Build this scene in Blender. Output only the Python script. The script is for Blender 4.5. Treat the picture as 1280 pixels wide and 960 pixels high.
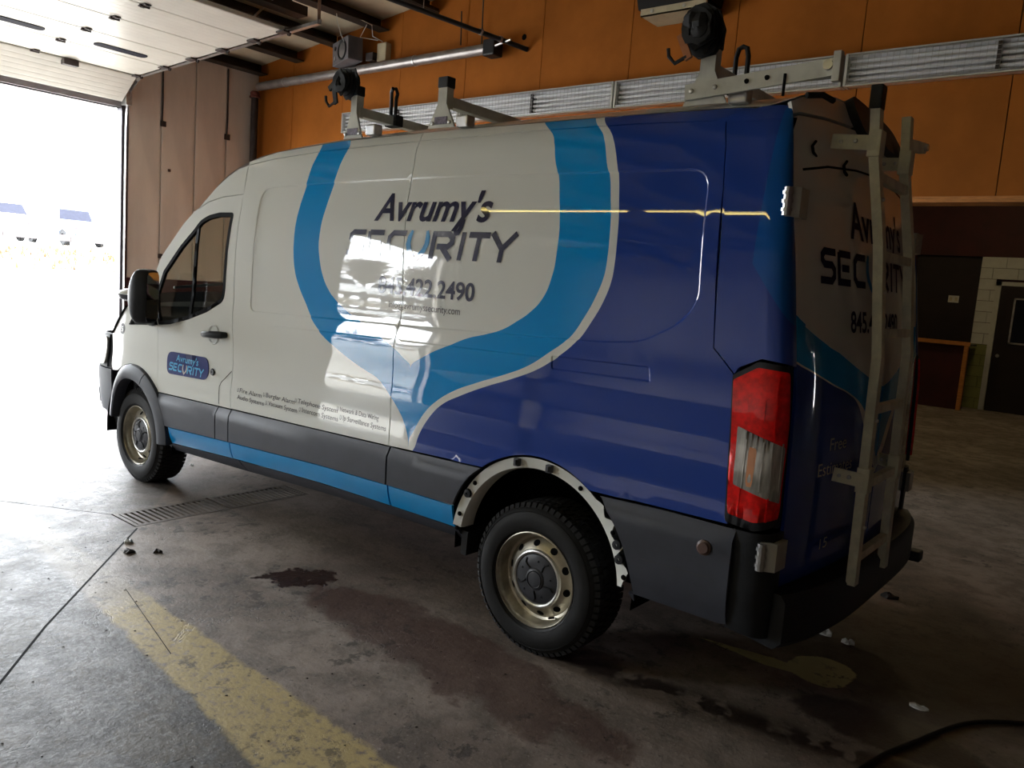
import bpy, bmesh, math, random
import numpy as np
from mathutils import Vector, Matrix
from mathutils.geometry import delaunay_2d_cdt
random.seed(7); rng = np.random.default_rng(7)
for _o in list(bpy.data.objects): bpy.data.objects.remove(_o)
SC = bpy.context.scene; COL = SC.collection
PI = math.pi

# ------------------------------------------------------------------ camera
cam_d = bpy.data.cameras.new('camera'); cam = bpy.data.objects.new('camera', cam_d); COL.objects.link(cam); SC.camera = cam
CAMP = Vector((5.82435823, -2.76742832, 1.67794523)); YAW, PIT, ROL, FPX = 2.24938271, -0.124794003, 0.0743864436, 1001.85644
fw = Vector((math.cos(PIT) * math.cos(YAW), math.cos(PIT) * math.sin(YAW), math.sin(PIT)))
rt = fw.cross(Vector((0, 0, 1))).normalized(); up = rt.cross(fw)
R_ = rt * math.cos(ROL) + up * math.sin(ROL); U_ = -rt * math.sin(ROL) + up * math.cos(ROL)
cam.matrix_world = Matrix(((R_.x, U_.x, -fw.x, CAMP.x), (R_.y, U_.y, -fw.y, CAMP.y), (R_.z, U_.z, -fw.z, CAMP.z), (0, 0, 0, 1)))
cam_d.sensor_fit = 'HORIZONTAL'; cam_d.sensor_width = 36; cam_d.lens = FPX * 36 / 1280; cam_d.clip_start = .05; cam_d.clip_end = 500

# ------------------------------------------------------------------ world, view, lights
w = bpy.data.worlds.new('overcast_sky'); SC.world = w; w.use_nodes = True
bg = w.node_tree.nodes['Background']; bg.inputs[0].default_value = (.90, .95, 1, 1); bg.inputs[1].default_value = 20.0
SC.view_settings.view_transform = 'Standard'; SC.view_settings.look = 'None'; SC.view_settings.gamma = 1
SC.view_settings.exposure = 0.72; SC.view_settings.use_curve_mapping = False

# room extents
XW, YW = -5.85, 4.75            # front wall with the doors, orange wall
XE, YS, YF = 14.0, -12.5, 14.2  # far end, side wall behind the camera, far wall of the next room
D1 = (-1.7, 2.60, 3.70)         # first door y0 y1 top
D2 = (-8.95, -6.40, 3.70)        # second door
for nm, (a, b, t) in (('door_portal', D1), ('door_portal', D2)):
    L = bpy.data.lights.new(nm, 'AREA'); L.shape = 'RECTANGLE'; L.size = t; L.size_y = b - a; L.cycles.is_portal = True
    o = bpy.data.objects.new(nm, L); COL.objects.link(o); o.location = (XW - .12, (a + b) / 2, t / 2); o.rotation_euler = (0, -PI / 2, 0)

# ------------------------------------------------------------------ node expression helper
class E:
    nt = None
    def __init__(s, sock): s.s = sock
    @staticmethod
    def m(op, *a, clamp=False):
        n = E.nt.nodes.new('ShaderNodeMath'); n.operation = op; n.use_clamp = clamp
        for i, v in enumerate(a):
            if isinstance(v, E): E.nt.links.new(v.s, n.inputs[i])
            else: n.inputs[i].default_value = v
        return E(n.outputs[0])
    def __add__(s, o): return E.m('ADD', s, o)
    __radd__ = __add__
    def __sub__(s, o): return E.m('SUBTRACT', s, o)
    def __rsub__(s, o): return E.m('SUBTRACT', o, s)
    def __mul__(s, o): return E.m('MULTIPLY', s, o)
    __rmul__ = __mul__
    def __truediv__(s, o): return E.m('DIVIDE', s, o)
    def gt(s, o): return E.m('GREATER_THAN', s, o)
    def lt(s, o): return E.m('LESS_THAN', s, o)
    def abs(s): return E.m('ABSOLUTE', s)
    def sq(s): return E.m('MULTIPLY', s, s)
    def sqrt(s): return E.m('SQRT', s)
    def step(s, a, b):          # smooth ramp 0 at a, 1 at b
        n = E.nt.nodes.new('ShaderNodeMapRange'); n.interpolation_type = 'SMOOTHSTEP'
        E.nt.links.new(s.s, n.inputs[0]); n.inputs[1].default_value = a; n.inputs[2].default_value = b
        if a > b:
            n.inputs[1].default_value = b; n.inputs[2].default_value = a; n.inputs[3].default_value = 1; n.inputs[4].default_value = 0
        return E(n.outputs[0])
def coords(kind='Object'):
    t = E.nt.nodes.new('ShaderNodeTexCoord'); sx = E.nt.nodes.new('ShaderNodeSeparateXYZ')
    E.nt.links.new(t.outputs[kind], sx.inputs[0]); return t.outputs[kind], E(sx.outputs[0]), E(sx.outputs[1]), E(sx.outputs[2])
def noise(vec, scale, detail=4, rough=.55, stretch=None, dist=0):
    if stretch:
        mp = E.nt.nodes.new('ShaderNodeMapping'); mp.inputs['Scale'].default_value = stretch; E.nt.links.new(vec, mp.inputs[0]); vec = mp.outputs[0]
    n = E.nt.nodes.new('ShaderNodeTexNoise'); n.inputs['Scale'].default_value = scale; n.inputs['Detail'].default_value = detail
    n.inputs['Roughness'].default_value = rough; n.inputs['Distortion'].default_value = dist; E.nt.links.new(vec, n.inputs['Vector']); return E(n.outputs[0])
def rgb(c):
    n = E.nt.nodes.new('ShaderNodeRGB'); n.outputs[0].default_value = (*c, 1); return n.outputs[0]
def mixc(f, a, b, mode='MIX'):
    n = E.nt.nodes.new('ShaderNodeMix'); n.data_type = 'RGBA'; n.blend_type = mode
    if isinstance(f, E): E.nt.links.new(f.s, n.inputs[0])
    else: n.inputs[0].default_value = f
    for i, v in ((6, a), (7, b)):
        if isinstance(v, tuple): n.inputs[i].default_value = (*v, 1)
        else: E.nt.links.new(v, n.inputs[i])
    return n.outputs[2]
def begin(name):
    m = bpy.data.materials.new(name); m.use_nodes = True; E.nt = m.node_tree; return m, m.node_tree.nodes['Principled BSDF']
def setin(b, k, v):
    if isinstance(v, E): E.nt.links.new(v.s, b.inputs[k])
    elif hasattr(v, 'is_output'): E.nt.links.new(v, b.inputs[k])
    elif isinstance(v, tuple): b.inputs[k].default_value = (*v, 1)
    else: b.inputs[k].default_value = v
def bump(b, h, strength=.3, dist=.01):
    n = E.nt.nodes.new('ShaderNodeBump'); n.inputs['Strength'].default_value = strength; n.inputs['Distance'].default_value = dist
    E.nt.links.new(h.s, n.inputs['Height']); E.nt.links.new(n.outputs[0], b.inputs['Normal'])
def pm(name, col, rough=.5, metal=0., var=.12, scale=6., bmp=0., bscale=60., coat=0., trans=0., ior=1.45, emit=0., stretch=None, spec=None):
    m, b = begin(name); v, x, y, z = coords()
    n = noise(v, scale, 5, .6, stretch)
    lo = tuple(c * (1 - var) for c in col); hi = tuple(min(1, c * (1 + var)) for c in col)
    setin(b, 'Base Color', mixc(n.step(.3, .7), lo, hi)); setin(b, 'Metallic', metal)
    setin(b, 'Roughness', n * .15 + (rough - .075)) if rough > .12 else setin(b, 'Roughness', rough)
    if coat: setin(b, 'Coat Weight', coat); setin(b, 'Coat Roughness', .03)
    if trans: setin(b, 'Transmission Weight', trans)
    setin(b, 'IOR', ior)
    if spec is not None: setin(b, 'Specular IOR Level', spec)
    if emit: setin(b, 'Emission Color', col); setin(b, 'Emission Strength', emit)
    if bmp: bump(b, noise(v, bscale, 6, .6), bmp)
    return m
def fcurve(val, lo, hi, pts, vlo, vhi):     # value of a hand-drawn curve: pts are (input, output)
    n = E.nt.nodes.new('ShaderNodeFloatCurve'); t = (val - lo) / (hi - lo); E.nt.links.new(t.s, n.inputs['Value'])
    c = n.mapping.curves[0]; P = sorted(pts)
    P = [((a - lo) / (hi - lo), (b_ - vlo) / (vhi - vlo)) for a, b_ in P]
    if P[0][0] > 1e-4: P.insert(0, (0, P[0][1]))
    if P[-1][0] < 1 - 1e-4: P.append((1, P[-1][1]))
    while len(c.points) < len(P): c.points.new(.5, .5)
    for p, (a, b_) in zip(c.points, P): p.location = (a, b_); p.handle_type = 'AUTO_CLAMPED'
    n.mapping.update(); return E(n.outputs[0]) * (vhi - vlo) + vlo

# ------------------------------------------------------------------ object helpers
def origin_of(o):
    p = Vector((0, 0, 0))
    while o is not None: p = p + o.location; o = o.parent
    return p
def tag(o, label=None, cat=None, group=None, kind=None):
    for k, v in (('label', label), ('category', cat), ('group', group), ('kind', kind)):
        if v: o[k] = v
    return o
def thing(name, loc, label=None, cat=None, group=None, kind=None):
    o = bpy.data.objects.new(name, None); COL.objects.link(o); o.location = loc; o.empty_display_size = .2
    return tag(o, label, cat, group, kind)
WORLD0 = {}
def link(name, me, mats, parent=None, loc=(0, 0, 0)):
    """mesh data holds coordinates relative to loc (world)"""
    o = bpy.data.objects.new(name, me); COL.objects.link(o)
    for m in (mats if isinstance(mats, (list, tuple)) else [mats]): me.materials.append(m)
    wl = Vector(loc)
    if parent is not None:
        o.parent = parent; o.location = wl - WORLD0.get(parent.name, parent.location)
    else: o.location = wl
    WORLD0[o.name] = wl
    return o
class MB:
    def __init__(s): s.v = []; s.f = []; s.mi = []; s.sm = []
    def add(s, vs, fs, mi=0, sm=False):
        k = len(s.v); s.v += [tuple(p) for p in vs]; s.f += [tuple(i + k for i in f) for f in fs]; s.mi += [mi] * len(fs); s.sm += [sm] * len(fs); return s
    def box(s, a, b, mi=0, M=None, bev=0):
        x0, y0, z0 = a; x1, y1, z1 = b
        if bev:
            bm = bmesh.new(); bmesh.ops.create_cube(bm, size=1)
            for v in bm.verts: v.co = Vector(((x0 + x1) / 2 + v.co.x * (x1 - x0), (y0 + y1) / 2 + v.co.y * (y1 - y0), (z0 + z1) / 2 + v.co.z * (z1 - z0)))
            bmesh.ops.bevel(bm, geom=list(bm.edges), offset=bev, segments=2, affect='EDGES', profile=.6)
            vs = [v.co.copy() for v in bm.verts]; bm.verts.index_update(); fs = [[v.index for v in f.verts] for f in bm.faces]; bm.free()
        else:
            vs = [Vector(p) for p in ((x0, y0, z0), (x1, y0, z0), (x1, y1, z0), (x0, y1, z0), (x0, y0, z1), (x1, y0, z1), (x1, y1, z1), (x0, y1, z1))]
            fs = [(0, 3, 2, 1), (4, 5, 6, 7), (0, 1, 5, 4), (1, 2, 6, 5), (2, 3, 7, 6), (3, 0, 4, 7)]
        if M is not None: vs = [M @ p for p in vs]
        return s.add(vs, fs, mi)
    def tube(s, pts, r, seg=10, mi=0, caps=True, closed=False, rs=None):
        P = [Vector(p) for p in pts]; n = len(P); vs = []; fs = []; u = None
        for i in range(n):
            if closed: d = P[(i + 1) % n] - P[i - 1]
            else: d = P[min(i + 1, n - 1)] - P[max(i - 1, 0)]
            d.normalize()
            if u is None: u = d.orthogonal().normalized()
            else:
                u = u - d * u.dot(d)
                u = u.normalized() if u.length > 1e-6 else d.orthogonal().normalized()
            q = d.cross(u); rr = rs[i] if rs else r
            vs += [P[i] + (u * math.cos(2 * PI * k / seg) + q * math.sin(2 * PI * k / seg)) * rr for k in range(seg)]
        for i in range(n if closed else n - 1):
            j = (i + 1) % n
            fs += [(i * seg + k, i * seg + (k + 1) % seg, j * seg + (k + 1) % seg, j * seg + k) for k in range(seg)]
        if caps and not closed: fs += [tuple(range(seg))[::-1], tuple((n - 1) * seg + k for k in range(seg))]
        return s.add(vs, fs, mi, True)
    def bar(s, pts, w_, h_, upv=(0, 0, 1), mi=0):   # rectangular section swept along pts
        P = [Vector(p) for p in pts]; vs = []; fs = []; n = len(P); U = Vector(upv)
        for i in range(n):
            d = (P[min(i + 1, n - 1)] - P[max(i - 1, 0)]).normalized(); sd = d.cross(U).normalized(); uu = sd.cross(d)
            vs += [P[i] + sd * a * w_ / 2 + uu * b * h_ / 2 for a, b in ((-1, -1), (1, -1), (1, 1), (-1, 1))]
        for i in range(n - 1): fs += [(i * 4 + k, i * 4 + (k + 1) % 4, i * 4 + 4 + (k + 1) % 4, i * 4 + 4 + k) for k in range(4)]
        fs += [(3, 2, 1, 0), tuple((n - 1) * 4 + k for k in range(4))]
        return s.add(vs, fs, mi)
    def lathe(s, prof, c=(0, 0, 0), axis='y', seg=40, mi=0, sm=True):   # prof: (radius, offset along axis)
        vs = []; fs = []; n = len(prof); c = Vector(c)
        for r, d in prof:
            for k in range(seg):
                a = 2 * PI * k / seg; p, q = r * math.cos(a), r * math.sin(a)
                vs.append(c + Vector({'y': (p, d, q), 'z': (p, q, d), 'x': (d, p, q)}[axis]))
        for i in range(n - 1): fs += [(i * seg + k, i * seg + (k + 1) % seg, (i + 1) * seg + (k + 1) % seg, (i + 1) * seg + k) for k in range(seg)]
        return s.add(vs, fs, mi, sm)
    def prism(s, poly, f0, f1, mi=0):                # poly 2D, f0/f1 map 2D to 3D
        n = len(poly); vs = [f0(*p) for p in poly] + [f1(*p) for p in poly]
        fs = [tuple(range(n))[::-1], tuple(range(n, 2 * n))] + [(k, (k + 1) % n, n + (k + 1) % n, n + k) for k in range(n)]
        return s.add(vs, fs, mi)
    def build(s, name, mats, parent=None, loc=None, fix=True, sharp=35):
        vs = s.v
        if loc is None:
            if parent is None:
                A = np.array(vs); loc = ((A[:, 0].min() + A[:, 0].max()) / 2, (A[:, 1].min() + A[:, 1].max()) / 2, A[:, 2].min())
            else:
                A = np.array(vs); loc = tuple((A.min(0) + A.max(0)) / 2)
        me = bpy.data.meshes.new(name); L = Vector(loc)
        me.from_pydata([Vector(p) - L for p in vs], [], s.f); me.polygons.foreach_set('material_index', s.mi); me.polygons.foreach_set('use_smooth', s.sm)
        if fix:
            bm = bmesh.new(); bm.from_mesh(me); bmesh.ops.recalc_face_normals(bm, faces=bm.faces); bm.to_mesh(me); bm.free()
        if any(s.sm): me.set_sharp_from_angle(angle=math.radians(sharp))
        me.update(); return link(name, me, mats, parent, loc)

def spline(P, k=8):
    P = [np.array(p, float) for p in P]; out = []; n = len(P)
    for i in range(n - 1):
        a, b, c, d = P[max(i - 1, 0)], P[i], P[i + 1], P[min(i + 2, n - 1)]
        for j in range(k):
            t = j / k; out.append(tuple(.5 * (2 * b + (c - a) * t + (2 * a - 5 * b + 4 * c - d) * t ** 2 + (3 * b - a - 3 * c + d) * t ** 3)))
    return out + [tuple(P[-1])]
def resample(poly, step, closed=True):
    P = [np.array(p, float) for p in poly]; out = []; n = len(P)
    for i in range(n if closed else n - 1):
        a, b = P[i], P[(i + 1) % n]; k = max(1, int(np.ceil(np.linalg.norm(b - a) / step)))
        out += [a + (b - a) * j / k for j in range(k)]
    if not closed: out.append(P[-1])
    return np.array(out)
def area2(P): x, y = P[:, 0], P[:, 1]; return float(np.sum(x * np.roll(y, -1) - np.roll(x, -1) * y))
def inset(P, g):
    if not g: return P
    d = np.roll(P, -1, 0) - np.roll(P, 1, 0); d /= np.linalg.norm(d, axis=1)[:, None] + 1e-12
    nrm = np.stack([-d[:, 1], d[:, 0]], 1) * (1 if area2(P) > 0 else -1)
    return P + nrm * g
def inside(Q, P):
    Q = np.atleast_2d(Q); r = np.zeros(len(Q), bool); n = len(P)
    for i in range(n):
        a, b = P[i], P[(i + 1) % n]
        c = (a[1] > Q[:, 1]) != (b[1] > Q[:, 1])
        if not c.any(): continue
        xs = (b[0] - a[0]) * (Q[:, 1] - a[1]) / (b[1] - a[1] + 1e-15) + a[0]
        r ^= c & (Q[:, 0] < xs)
    return r
def segdist(Q, P, closed=True):
    Q = np.atleast_2d(Q); d = np.full(len(Q), 1e9); n = len(P)
    for i in range(n if closed else n - 1):
        a, b = P[i], P[(i + 1) % n]; e = b - a; L = e @ e + 1e-15
        t = np.clip(((Q - a) @ e) / L, 0, 1); d = np.minimum(d, np.linalg.norm(Q - a - t[:, None] * e, axis=1))
    return d
def sdf(Q, P): d = segdist(Q, P); return np.where(inside(Q, P), -d, d)
def rounded(poly, r, seg=5):
    P = [np.array(p, float) for p in poly]; n = len(P); out = []
    for i in range(n):
        a, b, c = P[i - 1], P[i], P[(i + 1) % n]; rr = r[i] if isinstance(r, (list, tuple)) else r
        u = (a - b) / np.linalg.norm(a - b); v = (c - b) / np.linalg.norm(c - b)
        rr = min(rr, .49 * np.linalg.norm(a - b), .49 * np.linalg.norm(c - b))
        if rr < 1e-4: out.append(tuple(b)); continue
        for k in range(seg + 1):
            t = k / seg; out.append(tuple((b + u * rr) * (1 - t) ** 2 + 2 * b * t * (1 - t) + (b + v * rr) * t ** 2))
    return out
def arc(cx, cz, r, a0, a1, n=24):
    return [(cx + r * math.cos(math.radians(a0 + (a1 - a0) * k / n)), cz + r * math.sin(math.radians(a0 + (a1 - a0) * k / n))) for k in range(n + 1)]
def smooth(t): t = np.clip(t, 0, 1); return t * t * (3 - 2 * t)

def patch(name, poly, surf, mats, parent, out, step=.06, holes=(), lines=(), gap=.003, thick=.014, mirror=False, off=0., loc=None):
    """a sheet cut from a curved surface: poly (and holes) in the surface's own 2D coordinates, edges turned in by thick"""
    loops = [inset(resample(poly, step), gap)] + [inset(resample(h, step), -gap) for h in holes]
    B = loops[0]; lo, hi = B.min(0), B.max(0)
    gx, gy = np.meshgrid(np.arange(lo[0] + step / 2, hi[0], step), np.arange(lo[1] + step / 2, hi[1], step))
    G = np.stack([gx.ravel(), gy.ravel()], 1); V = [l for l in loops]; ed = []; k = 0
    for l in loops: ed += [(k + i, k + (i + 1) % len(l)) for i in range(len(l))]; k += len(l)
    allb = list(loops)
    for l in lines:
        opn = isinstance(l, tuple); l = resample(l[0] if opn else l, step, not opn); ok = inside(l, loops[0]); nl = len(l)
        for h in loops[1:]: ok &= ~inside(l, h)
        ok &= segdist(l, loops[0]) > .006
        idx = {}
        keep = [i for i in range(len(l)) if ok[i]]
        for i in keep: idx[i] = k; k += 1
        if keep: V.append(l[keep]); allb.append(l[keep])
        ed += [(idx[i], idx[(i + 1) % len(l)]) for i in keep if (i + 1 < nl or not opn) and (i + 1) % nl in idx]
    if len(G):
        ok = inside(G, loops[0])
        for h in loops[1:]: ok &= ~inside(G, h)
        for l in allb:
            dd = np.min(np.linalg.norm(G[:, None] - l[None], axis=2), axis=1); ok &= dd > step * .55
        V.append(G[ok])
    V = np.concatenate(V)
    vo, _, fo, *_ = delaunay_2d_cdt([Vector((float(a), float(b))) for a, b in V], ed, [], 0, 1e-5)
    vo = np.array([(p.x, p.y) for p in vo]); fo = [tuple(f) for f in fo]
    cen = np.array([vo[list(f)].mean(0) for f in fo]); ok = inside(cen, loops[0])
    for h in loops[1:]: ok &= ~inside(cen, h)
    fo = [f for f, g in zip(fo, ok) if g]
    P = surf(vo[:, 0], vo[:, 1]); e = 4e-4
    N = np.cross(surf(vo[:, 0] + e, vo[:, 1]) - surf(vo[:, 0] - e, vo[:, 1]), surf(vo[:, 0], vo[:, 1] + e) - surf(vo[:, 0], vo[:, 1] - e))
    N /= np.linalg.norm(N, axis=1)[:, None] + 1e-12
    ov = np.array(out, float); N *= np.where(N @ ov < 0, -1, 1)[:, None]
    P = P + N * off
    if mirror:
        P = P * [1, -1, 1] + [0, 2.06, 0]; N = N * [1, -1, 1]
    F = []
    for f in fo:
        a, b, c = P[f[0]], P[f[1]], P[f[2]]
        F.append(f if np.cross(b - a, c - a) @ N[f[0]] > 0 else f[::-1])
    used = sorted({i for f in F for i in f}); mp = {v: i for i, v in enumerate(used)}; P = P[used]; N = N[used]
    F = [tuple(mp[i] for i in f) for f in F]
    ec = {}
    for f in F:
        for i in range(3): ec[(f[i], f[(i + 1) % 3])] = 1
    be = [(a, b) for a, b in ec if (b, a) not in ec]
    ln = [tuple(N[i]) for f in F for i in f]
    if thick:
        nb = {}; Q = [tuple(p) for p in P]
        for a, b in be:
            for i in (a, b):
                if i not in nb: nb[i] = len(Q); Q.append(tuple(P[i] - N[i] * thick))
        for a, b in be:
            f = (b, a, nb[a], nb[b]); F.append(f); p = [np.array(Q[i]) for i in f]
            nn = np.cross(p[1] - p[0], p[2] - p[0]); nn /= np.linalg.norm(nn) + 1e-12; ln += [tuple(nn)] * 4
    else: Q = [tuple(p) for p in P]
    A = np.array(Q)
    if loc is None: loc = tuple((A.min(0) + A.max(0)) / 2)
    me = bpy.data.meshes.new(name); me.from_pydata([tuple(p) for p in A - np.array(loc)], [], F)
    me.polygons.foreach_set('use_smooth', [True] * len(F)); me.update(); me.normals_split_custom_set(ln)
    return link(name, me, mats, parent, loc)

def glyphs(text, offset=0., shear=0., space=1.):
    cu = bpy.data.curves.new('lettering', 'FONT'); cu.body = text; cu.offset = offset; cu.shear = shear; cu.space_character = space; cu.fill_mode = 'FRONT' if hasattr(cu, 'fill_mode') else 'BOTH'
    cu.resolution_u = 4
    o = bpy.data.objects.new('lettering', cu); COL.objects.link(o); bpy.context.view_layer.update()
    me = bpy.data.meshes.new_from_object(o.evaluated_get(bpy.context.evaluated_depsgraph_get()))
    v = np.array([p.co[:2] for p in me.vertices]); f = [tuple(p.vertices) for p in me.polygons]
    bpy.data.objects.remove(o); bpy.data.curves.remove(cu); bpy.data.meshes.remove(me); return v, f
CAP = {}
def flat_print(name, v, f, surf, mat, parent, out, off=.0022, loc=None):
    P = surf(v[:, 0], v[:, 1]); e = 2e-3
    N = np.cross(surf(v[:, 0] + e, v[:, 1]) - surf(v[:, 0] - e, v[:, 1]), surf(v[:, 0], v[:, 1] + e) - surf(v[:, 0], v[:, 1] - e))
    N /= np.linalg.norm(N, axis=1)[:, None]; N *= np.where(N @ np.array(out, float) < 0, -1, 1)[:, None]; P = P + N * off
    F = []
    for q in f:
        F.append(q if np.cross(P[q[1]] - P[q[0]], P[q[2]] - P[q[0]]) @ N[q[0]] > 0 else q[::-1])
    L = tuple((P.min(0) + P.max(0)) / 2); me = bpy.data.meshes.new(name); me.from_pydata([tuple(p) for p in P - np.array(L)], [], F); me.update()
    return link(name, me, mat, parent, L)
def word(text, x0, z0, width, cap, surf, mat, parent, out, offset=0., shear=0., space=1., flip=False, name='lettering'):
    if 'c' not in CAP:
        a, _ = glyphs('H'); CAP['c'] = a[:, 1].max()
    v, f = glyphs(text, offset, shear, space); v = v.copy(); v[:, 0] -= v[:, 0].min(); sx = width / v[:, 0].max()
    if flip: v[:, 0] = v[:, 0].max() - v[:, 0]
    v[:, 0] = x0 + v[:, 0] * sx; v[:, 1] = z0 + v[:, 1] * cap / CAP['c']
    return flat_print(name, v, f, surf, mat, parent, out)
def ribbon(pts, wd, closed=False):
    P = [np.array(p, float) for p in pts]; n = len(P); L = []; Rr = []
    for i in range(n):
        d0 = P[i] - P[i - 1] if i > 0 else P[1] - P[0]; d1 = P[i + 1] - P[i] if i < n - 1 else d0
        d0 = d0 / np.linalg.norm(d0); d1 = d1 / np.linalg.norm(d1); n0 = np.array([-d0[1], d0[0]]); n1 = np.array([-d1[1], d1[0]])
        m = n0 + n1; m /= np.linalg.norm(m); k = 1 / max(.5, m @ n0); w2 = (wd[i] if isinstance(wd, (list, tuple)) else wd) / 2
        L.append(P[i] + m * k * w2); Rr.append(P[i] - m * k * w2)
    v = L + Rr; f = [(i, n + i, n + i + 1, i + 1) for i in range(n - 1)]; return v, f
LET = {  # wide squared capitals: strokes in a cell one unit high
 'S': (1.0, [[(.98, .91), (.25, .91), (.10, .80), (.10, .66), (.25, .54), (.72, .54), (.88, .42), (.88, .22), (.72, .09), (-.02, .09)]]),
 'E': (1.0, [[(.95, .91), (.09, .91)], [(.09, .95), (.09, .09), (.95, .09)], [(.30, .50), (.85, .50)]]),
 'C': (1.0, [[(1., .91), (.30, .91), (.10, .74), (.10, .26), (.30, .09), (1., .09)]]),
 'R': (1.05, [[(.09, 0), (.09, .91), (.74, .91), (.92, .78), (.92, .60), (.76, .46), (.28, .46)], [(.50, .46), (.98, 0)]]),
 'I': (.2, [[(.1, 0), (.1, 1)]]), 'T': (1.0, [[(0, .91), (1, .91)], [(.5, .91), (.5, 0)]]),
 'Y': (1.1, [[(.0, 1), (.55, .46), (.55, 0)], [(1.1, 1), (.55, .46)]]) }
def security(x0, z0, width, cap, surf, mat, mat_u, parent, out, shear=.13):
    cells = [('S', 0, 1.0), ('E', 1.13, 1.0), ('C', 2.33, 1.02), ('U', 3.5, 1.1), ('R', 4.78, 1.2), ('I', 6.25, .2), ('T', 6.62, 1.0), ('Y', 7.72, 1.1)]; tot = 8.82
    k = width / tot; W_ = .21
    for ch, cx, cw in cells:
        vs = []; fs = []
        if ch == 'U':
            st = []
            for sg in (-1, 1):
                pts = [(.5 + sg * .36, 1.02), (.5 + sg * .44, .78), (.5 + sg * .45, .52), (.5 + sg * .36, .28), (.5 + sg * .16, .06), (.5, -.16)]
                st.append(ribbon(pts, [.12, .21, .22, .22, .2, .06]))
            st.append(ribbon([(.5, .04), (.5, -.36)], [.16, .01])); wu = 1
        else: st = [ribbon(p, W_) for p in LET[ch][1]]; wu = LET[ch][0]
        for v, f in st: n0 = len(vs); vs += v; fs += [tuple(i + n0 for i in q) for q in f]
        v = np.array(vs); v[:, 0] = v[:, 0] / wu * cw + v[:, 1] * shear
        v[:, 0] = x0 + (cx + v[:, 0]) * k; v[:, 1] = z0 + v[:, 1] * cap
        flat_print('lettering', v, fs, surf, mat_u if ch == 'U' else mat, parent, out)

# ------------------------------------------------------------------ materials
M = {}
M['white_paint'] = pm('white_paint', (.82, .84, .80), .3, var=.02, scale=2, coat=.8, spec=.12)
M['black_plastic'] = pm('black_plastic', (.018, .02, .024), .5, var=.2, scale=12, bmp=.05, bscale=300, spec=.3)
M['grey_cladding'] = pm('grey_cladding', (.040, .045, .060), .5, var=.15, scale=5, bmp=.06, bscale=350)
M['sill_blue'] = pm('sill_blue', (.006, .30, .72), .2, var=.03, coat=.6)
M['bright_blue'] = pm('bright_blue_print', (.02, .32, .70), .3, var=.03, coat=.85, spec=.12)
M['pale_blue'] = pm('pale_blue_print', (.13, .52, .88), .3, var=.03, coat=.85, spec=.12)
M['navy_matt'] = pm('navy_matt_print', (.014, .014, .05), .6, var=.05, spec=.1)
M['navy_print'] = pm('navy_print', (.014, .014, .055), .3, var=.05, coat=.85, spec=.12)
M['grey_print'] = pm('grey_print', (.07, .07, .08), .3, var=.1, coat=.85, spec=.12)
M['white_print'] = pm('white_print', (.6, .6, .6), .3, var=.03, coat=.85, spec=.12)
M['badge_navy'] = pm('badge_navy', (.02, .035, .17), .3, var=.05, coat=.12, spec=.12)
M['seal'] = pm('window_seal', (.012, .012, .013), .8, var=.2, spec=.06)
M['rubber'] = pm('rubber', (.015, .015, .016), .8, var=.25, scale=8, bmp=.15, bscale=120)
M['tyre_wall'] = pm('tyre_sidewall', (.014, .0145, .015), .6, var=.25, scale=9, spec=.3)
M['rim_steel'] = pm('rim_steel', (.46, .43, .35), .38, .75, var=.3, scale=7)
M['rim_ring'] = pm('rim_ring', (.62, .62, .58), .32, .7, var=.12, scale=9)
M['cap_grey'] = pm('wheel_cap_grey', (.045, .048, .058), .42, var=.15, scale=9)
M['void'] = pm('dark_cavity', (.006, .006, .006), .9, var=.2, spec=.1)
M['dark_cloth'] = pm('dark_cloth', (.03, .03, .033), .9, var=.25, scale=20)
M['dash'] = pm('dashboard_plastic', (.03, .032, .036), .6, var=.2)
def thin_glass(name, tint):
    m, b = begin(name); nt = m.node_tree; nt.nodes.remove(b); out = nt.nodes['Material Output']
    tr = nt.nodes.new('ShaderNodeBsdfTransparent'); tr.inputs[0].default_value = (*tint, 1); gl = nt.nodes.new('ShaderNodeBsdfGlossy'); gl.inputs['Roughness'].default_value = .02
    lw = nt.nodes.new('ShaderNodeLayerWeight'); lw.inputs[0].default_value = .5; fr = E.m('POWER', E(lw.outputs['Facing']), 4.) * .9 + .045; mx = nt.nodes.new('ShaderNodeMixShader')
    nt.links.new(fr.s, mx.inputs[0]); nt.links.new(tr.outputs[0], mx.inputs[1]); nt.links.new(gl.outputs[0], mx.inputs[2]); nt.links.new(mx.outputs[0], out.inputs[0]); return m
M['glass'] = thin_glass('window_glass', (.88, .94, .89))
M['lens_red'] = pm('red_lens', (.78, .010, .008), .3, var=.25, scale=30, coat=.8, spec=.1)
M['lens_clear'] = pm('clear_lens', (.42, .41, .38), .15, .2, var=.35, scale=35, coat=1., stretch=(1, 1, .15))
M['amber'] = pm('amber_bulb', (.62, .28, .14), .3, var=.1)
M['rack'] = pm('rack_white_paint', (.58, .58, .51), .42, var=.12, scale=10)
M['ladder'] = pm('ladder_paint', (.76, .75, .58), .5, var=.18, scale=9)
M['strap'] = pm('black_strap', (.012, .012, .013), .75, var=.3, scale=25)
M['steel'] = pm('bare_steel', (.45, .45, .45), .35, .9, var=.15, scale=10)
M['hinge'] = pm('hinge_paint', (.52, .52, .48), .35, .2, var=.1)
M['sticker'] = pm('dark_sticker', (.10, .07, .11), .4, var=.7, scale=60)
M['brown_cap'] = pm('brown_button', (.10, .06, .05), .4, var=.2)
M['mirror'] = pm('mirror_silver', (.55, .56, .58), .04, 1., var=.02)
M['brass'] = pm('brass_buckle', (.30, .12, .06), .45, .4, var=.2)

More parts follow.
